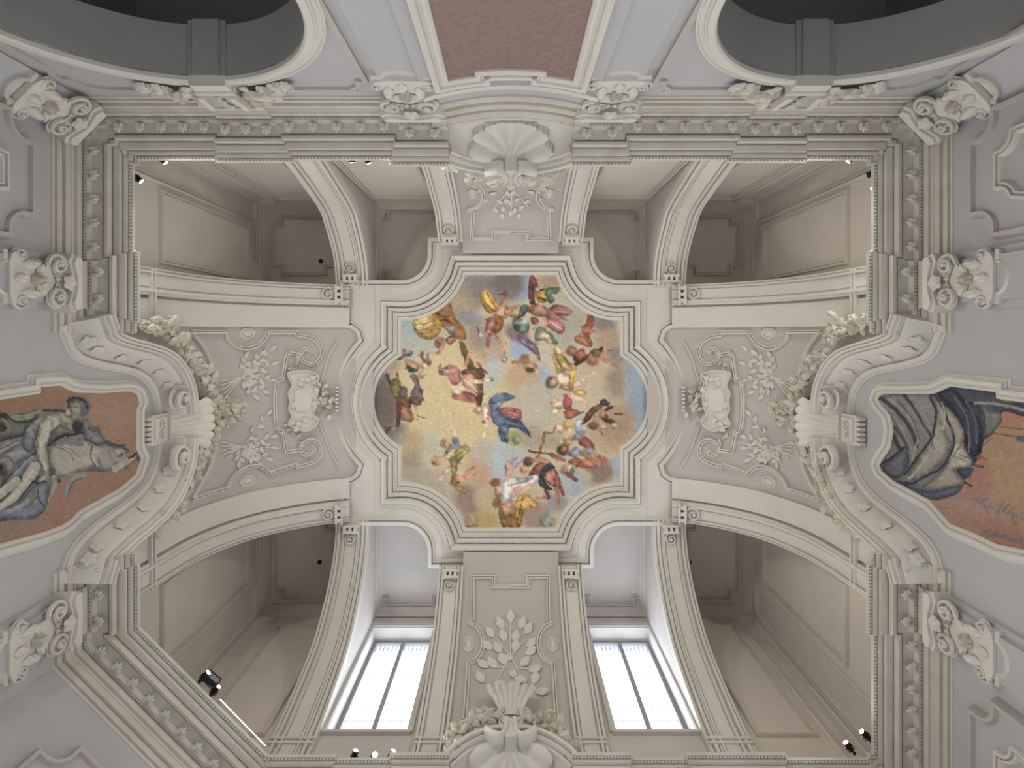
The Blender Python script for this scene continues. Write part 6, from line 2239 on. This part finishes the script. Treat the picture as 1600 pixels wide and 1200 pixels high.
def lamp(px, py, z, label, aim, energy=140, on=True):
    k = 850.0 / z
    pos = Vector(((px - 798) / k, (py - 520) / k + CY, z))
    d = (Vector(aim) - pos).normalized()
    t = thing('spotlight', label, 'lamp', tuple(pos - Vector((0, 0, 9))))
    mb = MB()
    for s in (-1, 1):
        sd = Vector((0, 0, 1)).cross(d).normalized() * (3.3 * s)
        rope(mb, [tuple(pos + sd), tuple(pos + sd - Vector((0, 0, 5))), tuple(pos - Vector((0, 0, 7)))], 0.5, 5)
    rope(mb, [tuple(pos - Vector((0, 0, 7))), tuple(pos - Vector((0, 0, 9.5)))], [0.9, 1.8], 8)
    mb.build('bracket', 'metal', t)
    hs = oriented('housing', CAN, t, pos, d)
    oriented('lens', LENS if on else LENS_OFF, hs, pos + d * 4.3, d)
    if on:
        l = bpy.data.lights.new('spotlight_beam', 'SPOT')
        l.energy = energy
        l.spot_size = math.radians(160)
        l.spot_blend = 1.0
        l.shadow_soft_size = 0.08
        l.color = (1.0, 0.93, 0.84)
        o = bpy.data.objects.new('spotlight_beam', l)
        COL.objects.link(o)
        o.parent = t
        o.matrix_parent_inverse = parent_world(t).inverted()
        q = -(d)
        o.matrix_basis = Matrix.Translation(Vector(W(pos + d * 6))) @ q.to_track_quat('Z', 'Y').to_matrix().to_4x4()
    return t


ZL = 546.0
lamp(254, 249, ZL, 'black spotlight on the top cornice near the upper left corner', (-40, 60, 610), 300)
lamp(215, 279, ZL, 'black spotlight on the left cornice just below the corner', (40, 60, 610), 300)
lamp(549, 247, ZL, 'dim small spotlight beside a brighter one at the left top bay', (-120, 150, 610), 80)
lamp(573, 249, ZL, 'bright small spotlight at the left top bay', (60, 120, 610), 300)
lamp(1330, 247, ZL, 'black spotlight on the top cornice near the upper right corner', (40, 60, 610), 300)
lamp(1363, 271, ZL, 'unlit spotlight on the right cornice', (200, -200, 700), on=False)
lamp(1369, 292, ZL, 'lit spotlight low on the right cornice below the unlit one', (-40, 60, 610), 300)
lamp(1326, 1166, ZL, 'slim spotlight on the bottom cornice at the lower right corner', (60, -60, 610), 140)
lamp(1352, 1148, ZL, 'slim spotlight on the right cornice at the lower right corner', (-40, -60, 610), 140)
lamp(554, 1180, ZL, 'left spotlight of three under the left window', (-60, -60, 610))
lamp(585, 1182, ZL, 'glaring middle spotlight of three under the left window', (0, -107, 300), 60)
lamp(612, 1180, ZL, 'right spotlight of three under the left window', (60, -60, 610))
lamp(320, 1056, ZL, 'small spotlight behind the square floodlight', (0, -40, 610))
lamp(336, 1078, ZL, 'small spotlight in front of the square floodlight', (40, -100, 610))

# square floodlight on the diagonal cornice
_p = Vector(((332 - 798) / 1.55, (1060 - 520) / 1.55 + CY, 548))
_d = (Vector((60, -180, 700)) - _p).normalized()
fl = thing('floodlight', 'square black floodlight on the diagonal cornice', 'lamp', tuple(_p - Vector((0, 0, 12))))
mb = MB()
b1 = [(-8, -7), (8, -7), (8, 7), (-8, 7)]
vs = [(x, y, -2.5) for x, y in b1] + [(x, y, 2) for x, y in b1] + [(x * .86, y * .86, 2.2) for x, y in b1] + [(x * .84, y * .84, 1.2) for x, y in b1]
fs = [(0, 1, 2, 3)] + [(a + i, a + (i + 1) % 4, a + 4 + (i + 1) % 4, a + 4 + i) for a in (0, 4, 8) for i in range(4)]
for k in range(6):
    x = -6 + 2.4 * k
    n0 = len(vs)
    vs += [(x, -6, -2.5), (x + 0.8, -6, -2.5), (x + 0.8, 6, -2.5), (x, 6, -2.5), (x, -6, -5), (x + 0.8, -6, -5), (x + 0.8, 6, -5), (x, 6, -5)]
    fs += [(n0, n0 + 1, n0 + 5, n0 + 4), (n0 + 1, n0 + 2, n0 + 6, n0 + 5), (n0 + 2, n0 + 3, n0 + 7, n0 + 6), (n0 + 3, n0, n0 + 4, n0 + 7), (n0 + 4, n0 + 5, n0 + 6, n0 + 7)]
mb.add(vs, fs)
fh = oriented('housing', mb.mesh('housing', 'metal', 0, scaled=False), fl, _p, _d)
mb = MB().add([(x * .84, y * .84, 1.3) for x, y in b1] + [(0, 0, 1.5)], [(0, 1, 4), (1, 2, 4), (2, 3, 4), (3, 0, 4)])
oriented('glass', mb.mesh('glass', 'floodglass', 0, scaled=False), fh, _p, _d)
mb = MB()
rope(mb, [tuple(_p + Vector((-6, -6, 0))), tuple(_p + Vector((-5, -5, -9))), tuple(_p + Vector((5, 5, -9))), tuple(_p + Vector((6, 6, 0)))], 0.6, 5)
mb.build('bracket', 'metal', fl)

# glowing tube added to imitate the light-struck edge of the diagonal rim
mb = MB()
_a, _b = Vector(((343 - 798) / 1.585, (1093 - 520) / 1.585 + CY, 537)), Vector(((414 - 798) / 1.585, (1166 - 520) / 1.585 + CY, 537))
rope(mb, [tuple(_a), tuple(_a * 0.5 + _b * 0.5), tuple(_b)], 0.55, 6)
tag(mb.build('lit_rim_edge', 'strip', None), 'thin glowing line standing in for the lit edge of the diagonal cornice', 'lamp')
